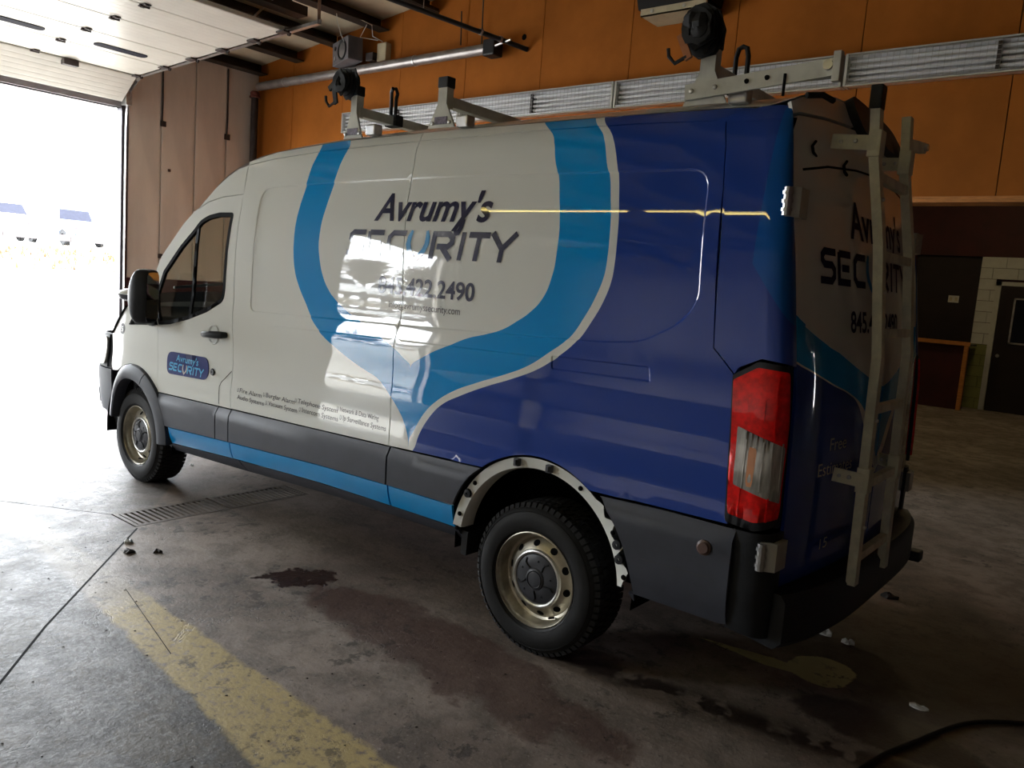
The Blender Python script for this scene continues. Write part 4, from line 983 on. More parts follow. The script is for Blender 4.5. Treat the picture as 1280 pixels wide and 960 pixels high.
ds = MB(); ds.prism([(-.28, .55), (.10, .55), (.28, .95), (.26, 1.13), (.10, 1.24), (-.25, 1.30)], lambda p, q: (p, .16, q), lambda p, q: (p, 1.90, q)); ds.build('dashboard', M['dash'], van)
MB().lathe([(.17, 0), (.185, .012), (.19, 0), (.185, -.012), (.17, 0)], (0, 0, 0), 'z', 28)
sw = MB(); c = Vector((.42, .58, 1.16)); sw.tube([c + Vector((.07 * math.sin(a) * 1, .19 * math.cos(a), .175 * math.sin(a))) for a in np.linspace(0, 2 * PI, 28, endpoint=False)], .015, 8, closed=True); sw.tube([c, (.25, .58, 1.08)], .03, 8); sw.tube([c + Vector((0, -.18, 0)), c + Vector((0, .18, 0))], .014, 6); sw.build('steering_wheel', M['dash'], van)
for y in (.60, 1.46):
    s_ = MB(); s_.box((.62, y - .25, .72), (1.12, y + .25, .92), bev=.05); Mb = Matrix.Translation((1.10, y, .90)) @ Matrix.Rotation(math.radians(14), 4, 'Y')
    s_.box((-.07, -.24, 0), (.07, .24, .62), M=Mb, bev=.05); s_.box((-.05, -.13, .64), (.05, .13, .84), M=Mb, bev=.04); s_.box((.7, y - .2, .5), (1.05, y + .2, .74)); s_.build('seat', M['dark_cloth'], van)

# glass and rubber frame of the front door window
def ring(poly, w_in, w_out): return poly
for mir in MIR:
    wi = [tuple(p) for p in inset(resample(win, .08), .026)]
    patch('window_frame', win, S_side, M['seal'], van, OUT, step=.05, holes=[wi], gap=.0, thick=.02, mirror=mir, off=.002)
    patch('window_glass', [tuple(p) for p in inset(resample(win, .08), .02)], S_side, M['glass'], van, OUT, step=.08, gap=0, thick=.004, mirror=mir, off=-.006)
    patch('window_divider', [(.757, 1.905), (.785, 1.935), (.778, 1.29), (.748, 1.28)], S_side, M['seal'], van, OUT, step=.05, gap=0, thick=.012, mirror=mir, off=.001)
    patch('mirror_base', rounded([(-.092, 1.168), (.042, 1.300), (.150, 1.382), (.228, 1.398), (.245, 1.328), (.334, 1.207)], .012), S_side, M['seal'], van, OUT, step=.05, gap=.0, thick=.02, mirror=mir, off=.006)
# chalk number on the far window: reads through the glass
# door mirror
def mirror_head(mir):
    cx, cy, cz = .43, -.115, 1.405; ra = math.radians(38); ca_, sa_ = math.cos(ra), math.sin(ra)
    def f(p, turn=True):
        x, y, z = p
        if turn: dx, dy = x - cx, y - cy; x, y = cx + dx * ca_ - dy * sa_, cy + dx * sa_ + dy * ca_
        return (x, 2.06 - y, z) if mir else (x, y, z)
    m = MB(); vs = []; fs = []; n = 28; K = 9
    for k in range(K + 1):
        t = k / K; d = (-.10 + .155 * t); s = (1 - abs(min(0, t - .55)) ** 2 * 2.4) * (1 if t < .9 else .97)
        for i in range(n):
            a = 2 * PI * i / n; ca, sa = math.cos(a), math.sin(a); e = 2 / 4.2
            py = .10 * math.copysign(abs(ca) ** e, ca) * s; pz = .185 * math.copysign(abs(sa) ** e, sa) * s
            vs.append(f((cx + d + .02 * pz, cy + py, cz + pz)))
    for k in range(K): fs += [(k * n + i, k * n + (i + 1) % n, (k + 1) * n + (i + 1) % n, (k + 1) * n + i) for i in range(n)]
    fs += [tuple(range(n)), tuple(K * n + i for i in range(n))]; m.add(vs, fs, 0, True)
    h = m.build('door_mirror', M['black_plastic'], van, sharp=50)
    g = MB(); g.prism(rounded([(cy - .085, cz - .165), (cy + .085, cz - .165), (cy + .085, cz + .165), (cy - .085, cz + .165)], .04), lambda p, q: f((cx + .050 + .02 * (q - cz), p, q)), lambda p, q: f((cx + .058 + .02 * (q - cz), p, q))); g.build('mirror_glass', M['mirror'], h)
    a = MB(); a.tube([f((.20, .07, 1.235), 0), f((.27, .02, 1.225), 0), f((.36, -.06, 1.245), 0), f((.41, -.10, 1.27), 0)], .034, 12, rs=[.045, .036, .032, .04]); a.build('mirror_arm', M['black_plastic'], h)
for mir in MIR: mirror_head(mir)
# handle, lock, fuel flap
m = MB(); m.tube([(.985, .035, 1.205), (1.0, .0, 1.205), (1.03, -.018, 1.207), (1.10, -.024, 1.212), (1.17, -.022, 1.216), (1.205, .0, 1.217), (1.215, .035, 1.217)], .019, 10, rs=[.015, .019, .021, .022, .023, .022, .018]); m.build('door_handle', M['black_plastic'], van)
MB().lathe([(.066, .028), (.060, .022), (.045, .034), (0, .04)], (1.075, 0, 1.208), 'y', 24).build('handle_recess', M['white_paint'], van)
MB().lathe([(.024, .012), (.02, .006), (.008, .006), (.0, .012)], (1.096, .0, .967), 'y', 18).build('door_lock', M['cap_grey'], van)
def line_on(name, pts, surf, wd, mat, out=OUT, off=.0012, closed=False):
    P = resample(pts, .04, closed); v, f = ribbon([tuple(p) for p in P], wd); return flat_print(name, np.array(v), f, surf, mat, van, out, off)
line_on('fuel_flap_seam', [(1.312, 1.0), (1.20, .915), (1.185, .885), (1.195, .775)], S_side, .005, M['void'])
MB().lathe([(.024, -.016), (.02, -.02), (0, -.02)], (4.59, -.012, .75), 'y', 18).lathe([(.03, .02), (.03, -.012), (.022, -.016)], (4.59, -.012, .75), 'y', 18).build('tow_eye_cover', M['brown_cap'], van)
MB().box((4.56, -.018, .775), (4.60, -.0, .785)).build('cover_tab', M['black_plastic'], van)
line_on('trim_line', [(4.32, .632), (4.62, .640)], S_cl2, .006, M['cap_grey'])

# ------------------------------------------------------------------ front end: bumper, lamp, hood, windshield, roof
XN = lambda z: np.interp(z, [.3, .40, .5, .75, .9, 1.0, 1.1, 1.16], [-.80, -.90, -.97, -1.0, -.98, -.95, -.89, -.82])
def S_nose(t, z):          # t -1..1 across the nose
    t = np.asarray(t, float); z = np.asarray(z, float); xs0 = -.36; y0 = ys(np.full_like(z, xs0), z, False) + .0
    hw = 1.03 - y0; a = t * PI / 2; e = .62
    cy = np.sign(np.sin(a)) * np.abs(np.sin(a)) ** e; cx = np.abs(np.cos(a)) ** e
    return np.stack([xs0 + (XN(z) - xs0) * cx, 1.03 + hw * cy, z], 1)
def nose(name, t0, t1, z0, z1, mat, step=.08, off=0., r=0., thick=.014):
    P = [(t0, z0), (t1, z0), (t1, z1), (t0, z1)]
    if r: P = rounded(P, r)
    return patch(name, P, S_nose, mat, van, (-1, 0, 0), step=step, gap=.003, thick=thick, off=off)
nose('front_bumper', -1, 1, .46, .80, M['grey_cladding']); nose('front_spoiler', -1, 1, .33, .455, M['black_plastic'], off=-.02)
nose('grille_panel', -.42, .42, .805, 1.10, M['black_plastic'])
for z in (.86, .93, 1.0, 1.07): nose('grille_bar', -.38, .38, z - .014, z + .014, M['cap_grey'], off=.012)
for s in (-1, 1):
    a, b = sorted((s * .43, s * .965))
    nose('headlamp', a, b, .825, 1.045, M['lens_clear'], r=.05, off=.006); nose('lamp_surround', a, b, .805, 1.065, M['black_plastic'], off=-.008)
    a, b = sorted((s * .50, s * .78)); nose('fog_recess', a, b, .50, .62, M['black_plastic'], r=.03, off=.004)
nose('front_mask', -1, 1, .80, 1.075, M['black_plastic'], off=-.016)
STN = [  # edge x,z  |  centre x,z
 ((-.409, 1.070), (-.90, 1.075)), ((-.36, 1.115), (-.82, 1.16)), ((-.28, 1.185), (-.68, 1.235)), ((-.146, 1.291), (-.45, 1.335)),
 ((.054, 1.388), (-.24, 1.43)), ((.258, 1.577), (-.04, 1.63)), ((.364, 1.688), (.10, 1.75)), ((.569, 1.871), (.34, 1.95)), ((.753, 2.034), (.56, 2.12)), ((.889, 2.152), (.74, 2.25)),
 ((1.0, 2.235), (.92, 2.345)), ((1.2, 2.315), (1.15, 2.435)), ((1.45, 2.37), (1.43, 2.49)), ((2.0, 2.415), (2.0, 2.535)), ((2.9, 2.43), (2.9, 2.553)), ((3.8, 2.43), (3.8, 2.556)), ((4.42, 2.42), (4.43, 2.553)), ((4.52, 2.408), (4.58, 2.545))]
def loft(name, i0, i1, mat, t0=-1., t1=1., n=28, sub=3, off=0., pw=2.6):
    ed = np.array([s[0] for s in STN[i0:i1 + 1]]); ce = np.array([s[1] for s in STN[i0:i1 + 1]]); k = len(ed)
    u = np.linspace(0, k - 1, (k - 1) * sub + 1); ii = np.arange(k)
    def itp(a):
        if k < 3: return np.interp(u, ii, a)
        d = np.gradient(a); i = np.minimum(u.astype(int), k - 2); t = u - i; h = a[i]; g = a[i + 1]
        return h * (2 * t**3 - 3 * t**2 + 1) + d[i] * (t**3 - 2 * t**2 + t) + g * (-2 * t**3 + 3 * t**2) + d[i + 1] * (t**3 - t**2)
    xe, ze, xc, zc = itp(ed[:, 0]), itp(ed[:, 1]), itp(ce[:, 0]), itp(ce[:, 1]); ye = ys(xe, ze, False)
    T = np.linspace(t0, t1, n + 1); m = MB(); vs = []; fs = []
    for j in range(len(u)):
        for t in T:
            b = abs(t) ** pw; y = 1.03 + (1.03 - ye[j]) * (t if abs(t) < 1 else t)
            vs.append((xc[j] + (xe[j] - xc[j]) * b, y, zc[j] + (ze[j] - zc[j]) * b + off))
    q = n + 1
    for j in range(len(u) - 1): fs += [(j * q + i, j * q + i + 1, (j + 1) * q + i + 1, (j + 1) * q + i) for i in range(n)]
    m.add(vs, fs, 0, True); o = m.build(name, mat, van, fix=False, sharp=60)
    bm = bmesh.new(); bm.from_mesh(o.data); bmesh.ops.recalc_face_normals(bm, faces=bm.faces)
    if sum(f.normal.z for f in bm.faces) < 0: bmesh.ops.reverse_faces(bm, faces=bm.faces)
    bm.to_mesh(o.data); bm.free(); return o
loft('hood', 0, 3, M['white_paint']); loft('cowl', 3, 4, M['black_plastic'])
loft('windshield', 4, 9, M['glass'], -.90, .90); loft('cab_pillar_trim', 4, 9, M['white_paint'], -1., -.90, 4); loft('cab_pillar_trim', 4, 9, M['white_paint'], .90, 1., 4)
loft('roof', 9, 17, M['white_paint'], sub=4, n=32)
for mir in MIR:     # black gap at the hood edge
    m = MB(); f = (lambda y: 2.06 - y) if mir else (lambda y: y)
    P = [(x, f(float(ys(x, z, False)) - .004), z + .002) for x, z in ((-.15, 1.296), (-.21, 1.246), (-.28, 1.192), (-.35, 1.128), (-.40, 1.08))]; m.tube(P, .009, 6); m.build('hood_gap', M['void'], van)
# wipers
for y0, y1 in ((.45, 1.05), (1.1, 1.7)):
    MB().tube([(-.24, y0, 1.45), (-.20, (y0 + y1) / 2, 1.485), (-.16, y1, 1.53)], .012, 6).build('wiper', M['black_plastic'], van)
# convex look-down mirror on the hood
hm = MB(); hm.lathe([(0, .035), (.05, .03), (.095, .008), (.105, -.006), (.10, -.012), (0, -.012)], (-1.06, .5, 1.355), 'z', 24); hm = hm.build('hood_mirror', M['white_paint'], van)
MB().lathe([(.10, -.013), (.085, -.05), (.04, -.07), (0, -.072)], (-1.06, .5, 1.355), 'z', 24).build('mirror_bowl', M['cap_grey'], hm)
MB().tube([(-1.06, .5, 1.29), (-1.04, .5, 1.22), (-.90, .5, 1.13)], .014, 8).build('stem', M['steel'], hm)

# ------------------------------------------------------------------ rear end
topE = [(float(yd(2.362)), 2.362), (.26, 2.378), (.494, 2.404), (.839, 2.428), (1.03, 2.432)]
dl = [(float(yd(z)), z) for z in (2.3, 2.2, 2.1, 2.0, 1.9, 1.4)] + [(YD, .62), (1.026, .62), (1.026, 2.432)] + topE[::-1][1:]
mirY = lambda P: [(2.06 - a, b) for a, b in P][::-1]
rdl = patch('rear_door', dl, S_rear, M['rear'], van, (1, 0, 0), step=.06, lines=[RREC, RRECI]); rdr = patch('rear_door', mirY(dl), S_rear, M['rear'], van, (1, 0, 0), step=.06, lines=[RREC, RRECI])
for n_, P in (('door_crease', [(.235, 2.172), (.45, 2.214), (.75, 2.244), (1.02, 2.256)]), ('door_crease', [(1.04, 2.256), (1.31, 2.244), (1.61, 2.214), (1.825, 2.172)])):
    v_, f_ = ribbon([tuple(p) for p in resample(P, .05, False)], .009); flat_print(n_, np.array(v_), f_, S_rear, M['void'], van, (1, 0, 0), .001)
def top_y(y): return float(2.545 - (2.545 - 2.40) * abs((y - 1.03) / .86) ** 2.6)
yy_ = np.linspace(YT, 2.06 - YT, 25)
hdr = [(y, float(np.interp(min(y, 2.06 - y), [p[0] for p in topE], [p[1] for p in topE])) + .008) for y in yy_] + [(y, max(top_y(y), float(np.interp(min(y, 2.06 - y), [p[0] for p in topE], [p[1] for p in topE])) + .02)) for y in yy_[::-1]]
patch('roof_header', hdr, S_rear, M['white_paint'], van, (1, 0, .3), step=.05)
for mir in MIR:     # corner between roof, side and rear
    m = MB(); vs = []; K = 12; tp_ = [(4.40, 2.43), (4.54, 2.406)]
    for k in range(K + 1):
        t = k / K; s_ = -1.1 + 2.1 * t; b = S_cor(np.array([s_]), np.array([2.355]))[0]
        q0 = np.array([4.52, float(ys(4.52, 2.408, False)), 2.412]); q1 = np.array([4.60, .25, 2.42]); q2 = np.array([float(xr(np.array(YT), np.array(2.42), False)), YT + .01, 2.40])
        tt = max(0, (t - .15) / .85); p = q0 * (1 - tt) ** 2 + 2 * q1 * tt * (1 - tt) + q2 * tt ** 2
        mid = (b + p) / 2 + np.array([.004 * t, -.006, .004])
        for P in (b, mid, p): vs.append((P[0], 2.06 - P[1] if mir else P[1], P[2]))
    m.add(vs, [(k * 3 + j, k * 3 + 3 + j, k * 3 + 4 + j, k * 3 + 1 + j) for k in range(K) for j in range(2)], 0, True); m.build('roof_corner', M['side'], van, fix=True)
# close the gap between roof loft and header
m = MB(); vs = []
for t in np.linspace(-1, 1, 33):
    b = abs(t) ** 2.6; y = 1.03 + (1.03 - float(ys(4.52, 2.408, False))) * t; xa, za = 4.58 + (4.52 - 4.58) * b, 2.545 + (2.408 - 2.545) * b
    yb = min(max(y, YT), 2.06 - YT); vs += [(xa, y, za), (float(xr(np.array(yb), np.array(top_y(yb)), False)) + .002, yb, top_y(yb) + .004)]
m.add(vs, [(2 * i, 2 * i + 2, 2 * i + 3, 2 * i + 1) for i in range(32)], 0, True); m.build('roof_rear_edge', M['white_paint'], van, fix=False)
patch('camera_housing', rounded([(.84, 2.40), (1.55, 2.385), (1.60, 2.46), (1.50, 2.53), (.84, 2.565), (.80, 2.48)], .05), S_rear, M['black_plastic'], van, (1, 0, 0), step=.06, gap=0, thick=.05, off=.035)
# door frame behind the gaps
fb = MB(); fb.box((4.53, .27, .6), (4.57, 1.79, 2.33)); fb.build('door_frame', M['void'], van)
def corner(name, poly, mat, **k): return both(name, poly, S_cor, mat, (.6, -1, 0), **k)
corner('rear_bumper_corner', [(-.27, .846), (.97, .846), (1.0, .62), (.97, .43), (-.27, .455)], M['black_plastic'], step=.08, off=.006)
corner('corner_trim', [(.90, .85), (.985, .85), (.985, 2.35), (.93, 2.35)], M['black_plastic'], step=.08, off=-.012)
tl = rounded([(-.60, 1.402), (-.12, 1.462), (.62, 1.455), (.70, 1.25), (.66, .875), (.10, .850), (-.48, .862)], [.02, .04, .04, .02, .05, .05, .06])
tl2 = rounded([(-.55, 1.385), (-.10, 1.440), (.56, 1.432), (.64, 1.25), (.60, .905), (.10, .882), (-.43, .895)], [.02, .04, .04, .02, .05, .05, .06])
cl = [(-.385, 1.222), (.58, 1.165), (.56, .962), (-.355, 1.008)]
sur = corner('tail_lamp', tl, M['black_plastic'], step=.06, gap=0, off=.004, thick=.02)
for mir in MIR:
    par = sur[1 if mir else 0]
    patch('red_lens', tl2, S_cor, M['lens_red'], par, (.6, -1, 0), step=.05, gap=0, off=.016, thick=.014, mirror=mir)
    patch('clear_lens', rounded(cl, .02), S_cor, M['lens_clear'], par, (.6, -1, 0), step=.05, gap=0, off=.0185, thick=.004, mirror=mir)
    patch('amber_bulb', rounded([(-.13, 1.155), (.02, 1.15), (.0, 1.01), (-.12, 1.01)], .03), S_cor, M['amber'], par, (.6, -1, 0), step=.05, gap=0, off=.0192, thick=.002, mirror=mir)
    for a, b, z0, z1 in ((-.22, .10, 1.25, 1.33), (.3, .34, 1.2, 1.42), (-.24, -.21, .90, 1.0), (.3, .33, .89, .98)):
        patch('lens_rib', [(a, z0), (b, z0), (b, z1), (a, z1)], S_cor, M['lens_red'], par, (.6, -1, 0), step=.05, gap=0, off=.0185, thick=.003, mirror=mir)
    for s_ in (-.2, .12, .3, .5):
        patch('lens_rib', [(s_, 1.0), (s_ + .025, 1.0), (s_ + .025, 1.18), (s_, 1.18)], S_cor, M['lens_clear'], par, (.6, -1, 0), step=.06, gap=0, off=.0215, thick=.003, mirror=mir)
# rear step bumper
m = MB(); sec = []; n = 24
for k in range(n + 1):
    y = .10 + 1.86 * k / n; t = (y - 1.03) / .93; x1 = 4.975 - .10 * abs(t) ** 4; P = [(4.72, y, .42), (x1 - .03, y, .40), (x1, y, .43), (x1, y, .585), (x1 - .02, y, .612), (4.80, y, .615), (4.72, y, .60)]; sec.append(P)
q = 7; vs = [p for s in sec for p in s]; fs = [(k * q + i, k * q + (i + 1) % q, (k + 1) * q + (i + 1) % q, (k + 1) * q + i) for k in range(n) for i in range(q)] + [tuple(range(q)), tuple(n * q + i for i in range(q))]
m.add(vs, fs, 0, True); m.build('rear_bumper', M['black_plastic'], van, sharp=40)
MB().box((4.93, 1.72, .40), (4.99, 1.80, .455), bev=.01).build('tow_hook', M['black_plastic'], van)
# hinges
for z, y, nm in ((2.04, .06, 0), (.765, .06, 1)):
    for mir in MIR:
        f = (lambda p: (p[0], 2.06 - p[1], p[2])) if mir else (lambda p: p)
        P = S_cor(np.array([.52 - .2 * nm]), np.array([z]))[0]; P2 = S_cor(np.array([1.1 - .25 * nm]), np.array([z]))[0]
        h = MB(); h.bar([f((P[0], P[1] - .008, z)), f(((P[0] + P2[0]) / 2 + .03, P[1] + .015, z)), f((P2[0] + .016, P2[1], z)), f((P2[0] + .014, P2[1] + .05 - .03 * nm, z))], .105, .022, (1, -1 if not mir else 1, 0))
        h.build('door_hinge', M['hinge'], van)
        k_ = MB(); k_.tube([f((P[0] + .01, P[1] - .016, z - .05)), f((P[0] + .01, P[1] - .016, z + .05))], .016, 10)
        for d in (-.03, 0, .03): k_.lathe([(.02, -.006), (.02, .006)], f((P[0] + .01, P[1] - .016, z + d)), 'z', 10)
        k_.build('hinge_pin', M['steel'], van)

# ------------------------------------------------------------------ wheels
def wheel(cx, mir, cz=.35, rot=0.):
    f = (lambda y: 2.06 - y) if mir else (lambda y: y); sg = -1 if mir else 1; yc = .046
    def L(prof, mat, name, par, seg=48, sharp=35):
        m = MB(); m.lathe([(r, sg * d) for r, d in prof], (cx, f(yc), cz), 'y', seg); return m.build(name, mat, par, loc=(cx, f(yc + .1), cz), sharp=sharp)
    ty = L([(.219, .020), (.228, .008), (.245, .002), (.275, .0), (.300, .003), (.318, .011), (.330, .022), (.336, .030)], M['tyre_wall'], 'wheel', van, 64, 60)
    L([(.336, .030), (.344, .045), (.346, .07), (.346, .19), (.344, .205), (.336, .22), (.30, .235), (.245, .238), (.222, .22)], M['rubber'], 'tread_band', ty, 64)
    tb = MB(); n = 64
    for k in range(n):       # shoulder and centre tread blocks
        for j, (d0, d1, r0, r1) in enumerate(((.020, .062, .336, .353), (.070, .112, .345, .3535), (.120, .158, .345, .3535), (.166, .226, .345, .351))):
            a = 2 * PI * (k + (.5 if j % 2 else 0)) / n; w_ = 2 * PI / n * .36
            vs = []
            for aa in (a - w_, a + w_):
                for d, rr in ((d0, r0 - .004), (d1, .343), (d1, r1), (d0 + (.012 if j == 0 else 0), r1)): vs.append((cx + rr * math.cos(aa), f(yc + d), cz + rr * math.sin(aa)))
            tb.add(vs, [(0, 1, 2, 3), (7, 6, 5, 4), (0, 4, 5, 1), (1, 5, 6, 2), (2, 6, 7, 3), (3, 7, 4, 0)])
    o = tb.build('tread_blocks', M['rubber'], ty, loc=(cx, f(yc + .1), cz)); o['kind'] = 'stuff'
    for r in (.232, .315): L([(r - .0015, .0045 if r < .3 else .0095), (r, .0015 if r < .3 else .006), (r + .0015, .0045 if r < .3 else .010)], M['rubber'], 'sidewall_rib', ty, 56)
    rim = L([(.222, .024), (.2215, .014), (.217, .012), (.212, .018), (.207, .040), (.204, .062), (.197, .075), (.186, .080), (.180, .074), (.160, .058), (.142, .047), (.134, .043)], M['rim_steel'], 'rim', ty, 56)
    L([(.137, .044), (.132, .036), (.126, .034), (.119, .038), (.116, .046)], M['rim_ring'], 'rim_ring', ty, 48)
    L([(.117, .047), (.112, .040), (.095, .034), (.07, .031), (.052, .031), (.047, .026), (.043, .024), (.02, .022), (.0, .0215)], M['cap_grey'], 'hub_cap', ty, 40)
    L([(.041, .0235), (.039, .0205), (.036, .0225)], M['black_plastic'], 'cap_ring', ty, 32)
    for k in range(10):
        a = 2 * PI * k / 10 + rot + .2; r = .162; d = .0585; hh = MB(); P = []
        vs = []; nn = 14
        for i in range(nn):
            t = 2 * PI * i / nn; dr = .0135 * math.sin(t); da = .0185 * math.cos(t) / r; rr = r + dr
            vs.append((cx + rr * math.cos(a + da), f(yc + np.interp(rr, [.142, .160, .180], [.047, .058, .074]) - .0015), cz + rr * math.sin(a + da)))
        hh.add(vs, [tuple(range(nn))]); hh.build('rim_hole', M['void'], ty, fix=False)
    for k in range(5):
        a = 2 * PI * k / 5 + rot; m = MB(); m.tube([(cx + r * math.cos(a + b), f(yc + d), cz + r * math.sin(a + b)) for r, b, d in ((.056, 0, .030), (.072, .10, .029), (.090, .13, .031), (.104, .0, .036))], .0045, 6); m.build('cap_rib', M['black_plastic'], ty)
        b_ = a + .55; MB().lathe([(.006, sg * .0335), (.005, sg * .030), (0, sg * .0295)], (cx + .085 * math.cos(b_), f(yc), cz + .085 * math.sin(b_)), 'y', 8).build('cap_stud', M['black_plastic'], ty)
    a = rot - 1.95; MB().tube([(cx + .19 * math.cos(a), f(yc + .072), cz + .19 * math.sin(a)), (cx + .182 * math.cos(a), f(yc + .035), cz + .182 * math.sin(a))], .005, 6).build('tyre_valve', M['black_plastic'], ty)
wheel(0, False, rot=.3); wheel(3.75, False, rot=.9); wheel(0, True); wheel(3.75, True, rot=.5)
for x in (.50, 3.24): 
    pass
MB().prism([(3.30, .35), (3.335, .35), (3.34, .47), (3.30, .47)], lambda p, q: (p, .06, q), lambda p, q: (p, .34, q)).build('mud_flap', M['rubber'], van)

# ------------------------------------------------------------------ roof rack
def upright(x, y, z0, z1, w0, w1, mir=False):
    m = MB(); zm = z0 + .58 * (z1 - z0)
    prof = [(x - w0 / 2, z0), (x + w0 / 2, z0), (x + w0 * .36, z0 + .05), (x + w1 / 2, zm), (x + w1 / 2, z1), (x - w1 / 2, z1), (x - w1 / 2, zm), (x - w0 * .36, z0 + .05)]
    m.prism(prof, lambda p, q: (p, y, q), lambda p, q: (p, y + .012, q)); m.box((x - w1 / 2 + .001, y + .011, zm - .02), (x + w1 / 2 - .001, y + .05, z1 - .001)); return m
for i, (x, z0, z1, w0, w1) in enumerate(((2.10, 2.425, 2.665, .16, .05), (2.80, 2.44, 2.645, .19, .062), (4.27, 2.44, 2.66, .19, .065))):
    for mir in MIR:
        y = .245 if not mir else 2.06 - .245 - .05
        u = upright(x, y, z0, z1, w0, w1).build('rack_upright', M['rack'], van)
        MB().box((x - w1 / 2 - .004, y - .004, z1 - .005), (x + w1 / 2 + .004, y + .055, z1 + .05), bev=.006).build('end_cap', M['black_plastic'], u)
        if not mir and i < 2: MB().box((x - .045, y - .004, z0 + .018), (x + .045, y - .001, z0 + .055)).build('label_plate', M['sticker'], u)
        for dx in (-.06, .06): MB().lathe([(.0, -.010), (.009, -.008), (.011, 0)], (x + dx, y, z0 + .025 + (.03 if i == 2 else 0)), 'y', 8).build('bolt', M['steel'], u)
    MB().bar([(x, .27, 2.575), (x, 1.79, 2.575)], .055, .05).build('crossbar', M['rack'], van)
    if i != 1:
        for y in (.55, 1.5):
            P = [(x - .0, y - .03, 2.59), (x, y - .03, 2.70), (x + .0, y - .02, 2.735), (x, y, 2.742), (x, y + .02, 2.735), (x, y + .03, 2.70), (x, y + .03, 2.59)]
            if i == 0: P = [(x - .03, y, 2.59), (x - .03, y, 2.71), (x - .0, y - .03, 2.742), (x + .045, y - .06, 2.750), (x + .048, y - .04, 2.752), (x + .02, y + .0, 2.735), (x + .01, y, 2.71), (x + .01, y, 2.59)]
            else: P = [(p[0] + (p[1] - y) * .9, y, p[2]) for p in P]
            MB().tube(P, .0105, 8).build('ladder_stop', M['strap'], van)
            MB().box((x - .05, y - .03, 2.545), (x + .05, y + .03, 2.61), bev=.006).build('stop_clamp', M['strap'], van)
    MB().box((x + .09, .26, 2.44), (x + .17, .32, 2.50), bev=.01).build('gutter_clamp', M['steel'], van)
lb = MB(); lb.bar([(4.19, .232, 2.488), (4.79, .232, 2.530)], .012, .062, (0, 0, 1)); lb.box((4.19, .235, 2.50), (4.79, .28, 2.51)); lb = lb.build('side_arm', M['rack'], van)
for x in (4.22, 4.32, 4.45, 4.53): MB().lathe([(0, -.010), (.008, -.008), (.010, 0)], (x, .226, 2.49 + (x - 4.19) * .07), 'y', 8).build('bolt', M['steel'] if x < 4.4 else M['void'], lb)
MB().box((4.772, .215, 2.475), (4.80, .245, 2.580), bev=.003).build('roller_bracket', M['rack'], lb)
MB().tube([(4.755, .215, 2.535), (4.755, .233, 2.535)], .018, 12).build('pivot_bolt', M['steel'], lb)
MB().tube([(4.60, .222, 2.52), (4.60, .222, 2.44)], .006, 6).build('tie_cord', M['void'], lb)
MB().tube([(4.66, .30, 2.455), (4.70, .36, 2.465), (4.72, .42, 2.455)], .012, 6).build('roof_bracket', M['strap'], van)
def strap_bundle(x, y, z, s, seed):
    rg = random.Random(seed); m = MB()
    for k in range(5):
        P = []; a0 = rg.uniform(0, 6)
        for i in range(14):
            a = 2 * PI * i / 14; r = s * rg.uniform(.8, 1.0) * (.65 + .09 * k)
            P.append((x + r * math.cos(a) * .8 + rg.uniform(-.008, .008), y - .05 + .022 * k, z + r * math.sin(a) * 1.05 + rg.uniform(-.008, .008)))
        m.bar(P + P[:2], .032, .008, (0, 1, 0.2)); 
    for k in range(6):
        c = (x + rg.uniform(-.35, .35) * s, y + rg.uniform(-.035, .035), z + rg.uniform(-.4, .4) * s); r0 = s * rg.uniform(.35, .5)
        m.lathe([(0, -r0), (r0 * .75, -r0 * .7), (r0, 0), (r0 * .7, r0 * .75), (0, r0)], c, rg.choice('xyz'), 9)
    b = m.build('ratchet_strap', M['strap'], van)
    MB().bar([(x - .06 * s / .08, y - .04, z - .02), (x - .02, y - .05, z - .12)], .03, .012, (0, 1, 0)).build('ratchet_handle', M['brass'] if seed == 2 else M['strap'], b)
    MB().tube([(x - .03, y - .05, z - .11), (x - .08, y - .05, z - .13), (x - .11, y - .05, z - .10), (x - .115, y - .05, z - .07)], .008, 6).build('hook', M['strap'], b)
    return b
strap_bundle(2.055, .22, 2.725, .075, 1); strap_bundle(4.255, .20, 2.715, .095, 2)
MB().bar([(1.93, .2, 2.70), (2.0, .2, 2.745), (2.04, .2, 2.76)], .03, .012, (0, 1, 0)).build('strap_tail', M['strap'], van)

# ------------------------------------------------------------------ rear ladder
R1 = [(4.842, .55, 2.47), (4.862, .55, 2.25), (4.918, .548, 1.93), (4.965, .55, 1.5), (4.978, .55, .58)]; R2 = [(p[0], 1.0, p[2] + (.03 if i == 0 else (-.03 if i == 4 else 0))) for i, p in enumerate(R1)]
ld = MB(); ld.bar(R1, .036, .050, (0, 1, 0)); rl = ld.build('ladder_rail', M['ladder'], van); ld = MB(); ld.bar(R2, .036, .050, (0, 1, 0)); r2 = ld.build('ladder_rail', M['ladder'], van)
MB().box((4.820, .520, 2.44), (4.866, .580, 2.53), bev=.006).build('end_cap', M['black_plastic'], rl)
zx = lambda z: float(np.interp(z, [p[2] for p in R1[::-1]], [p[0] for p in R1[::-1]]))
for z in (.69, .99, 1.29, 1.59, 1.89, 2.19): MB().bar([(zx(z), .565, z), (zx(z), .985, z)], .028, .034).build('ladder_rung', M['ladder'], van)
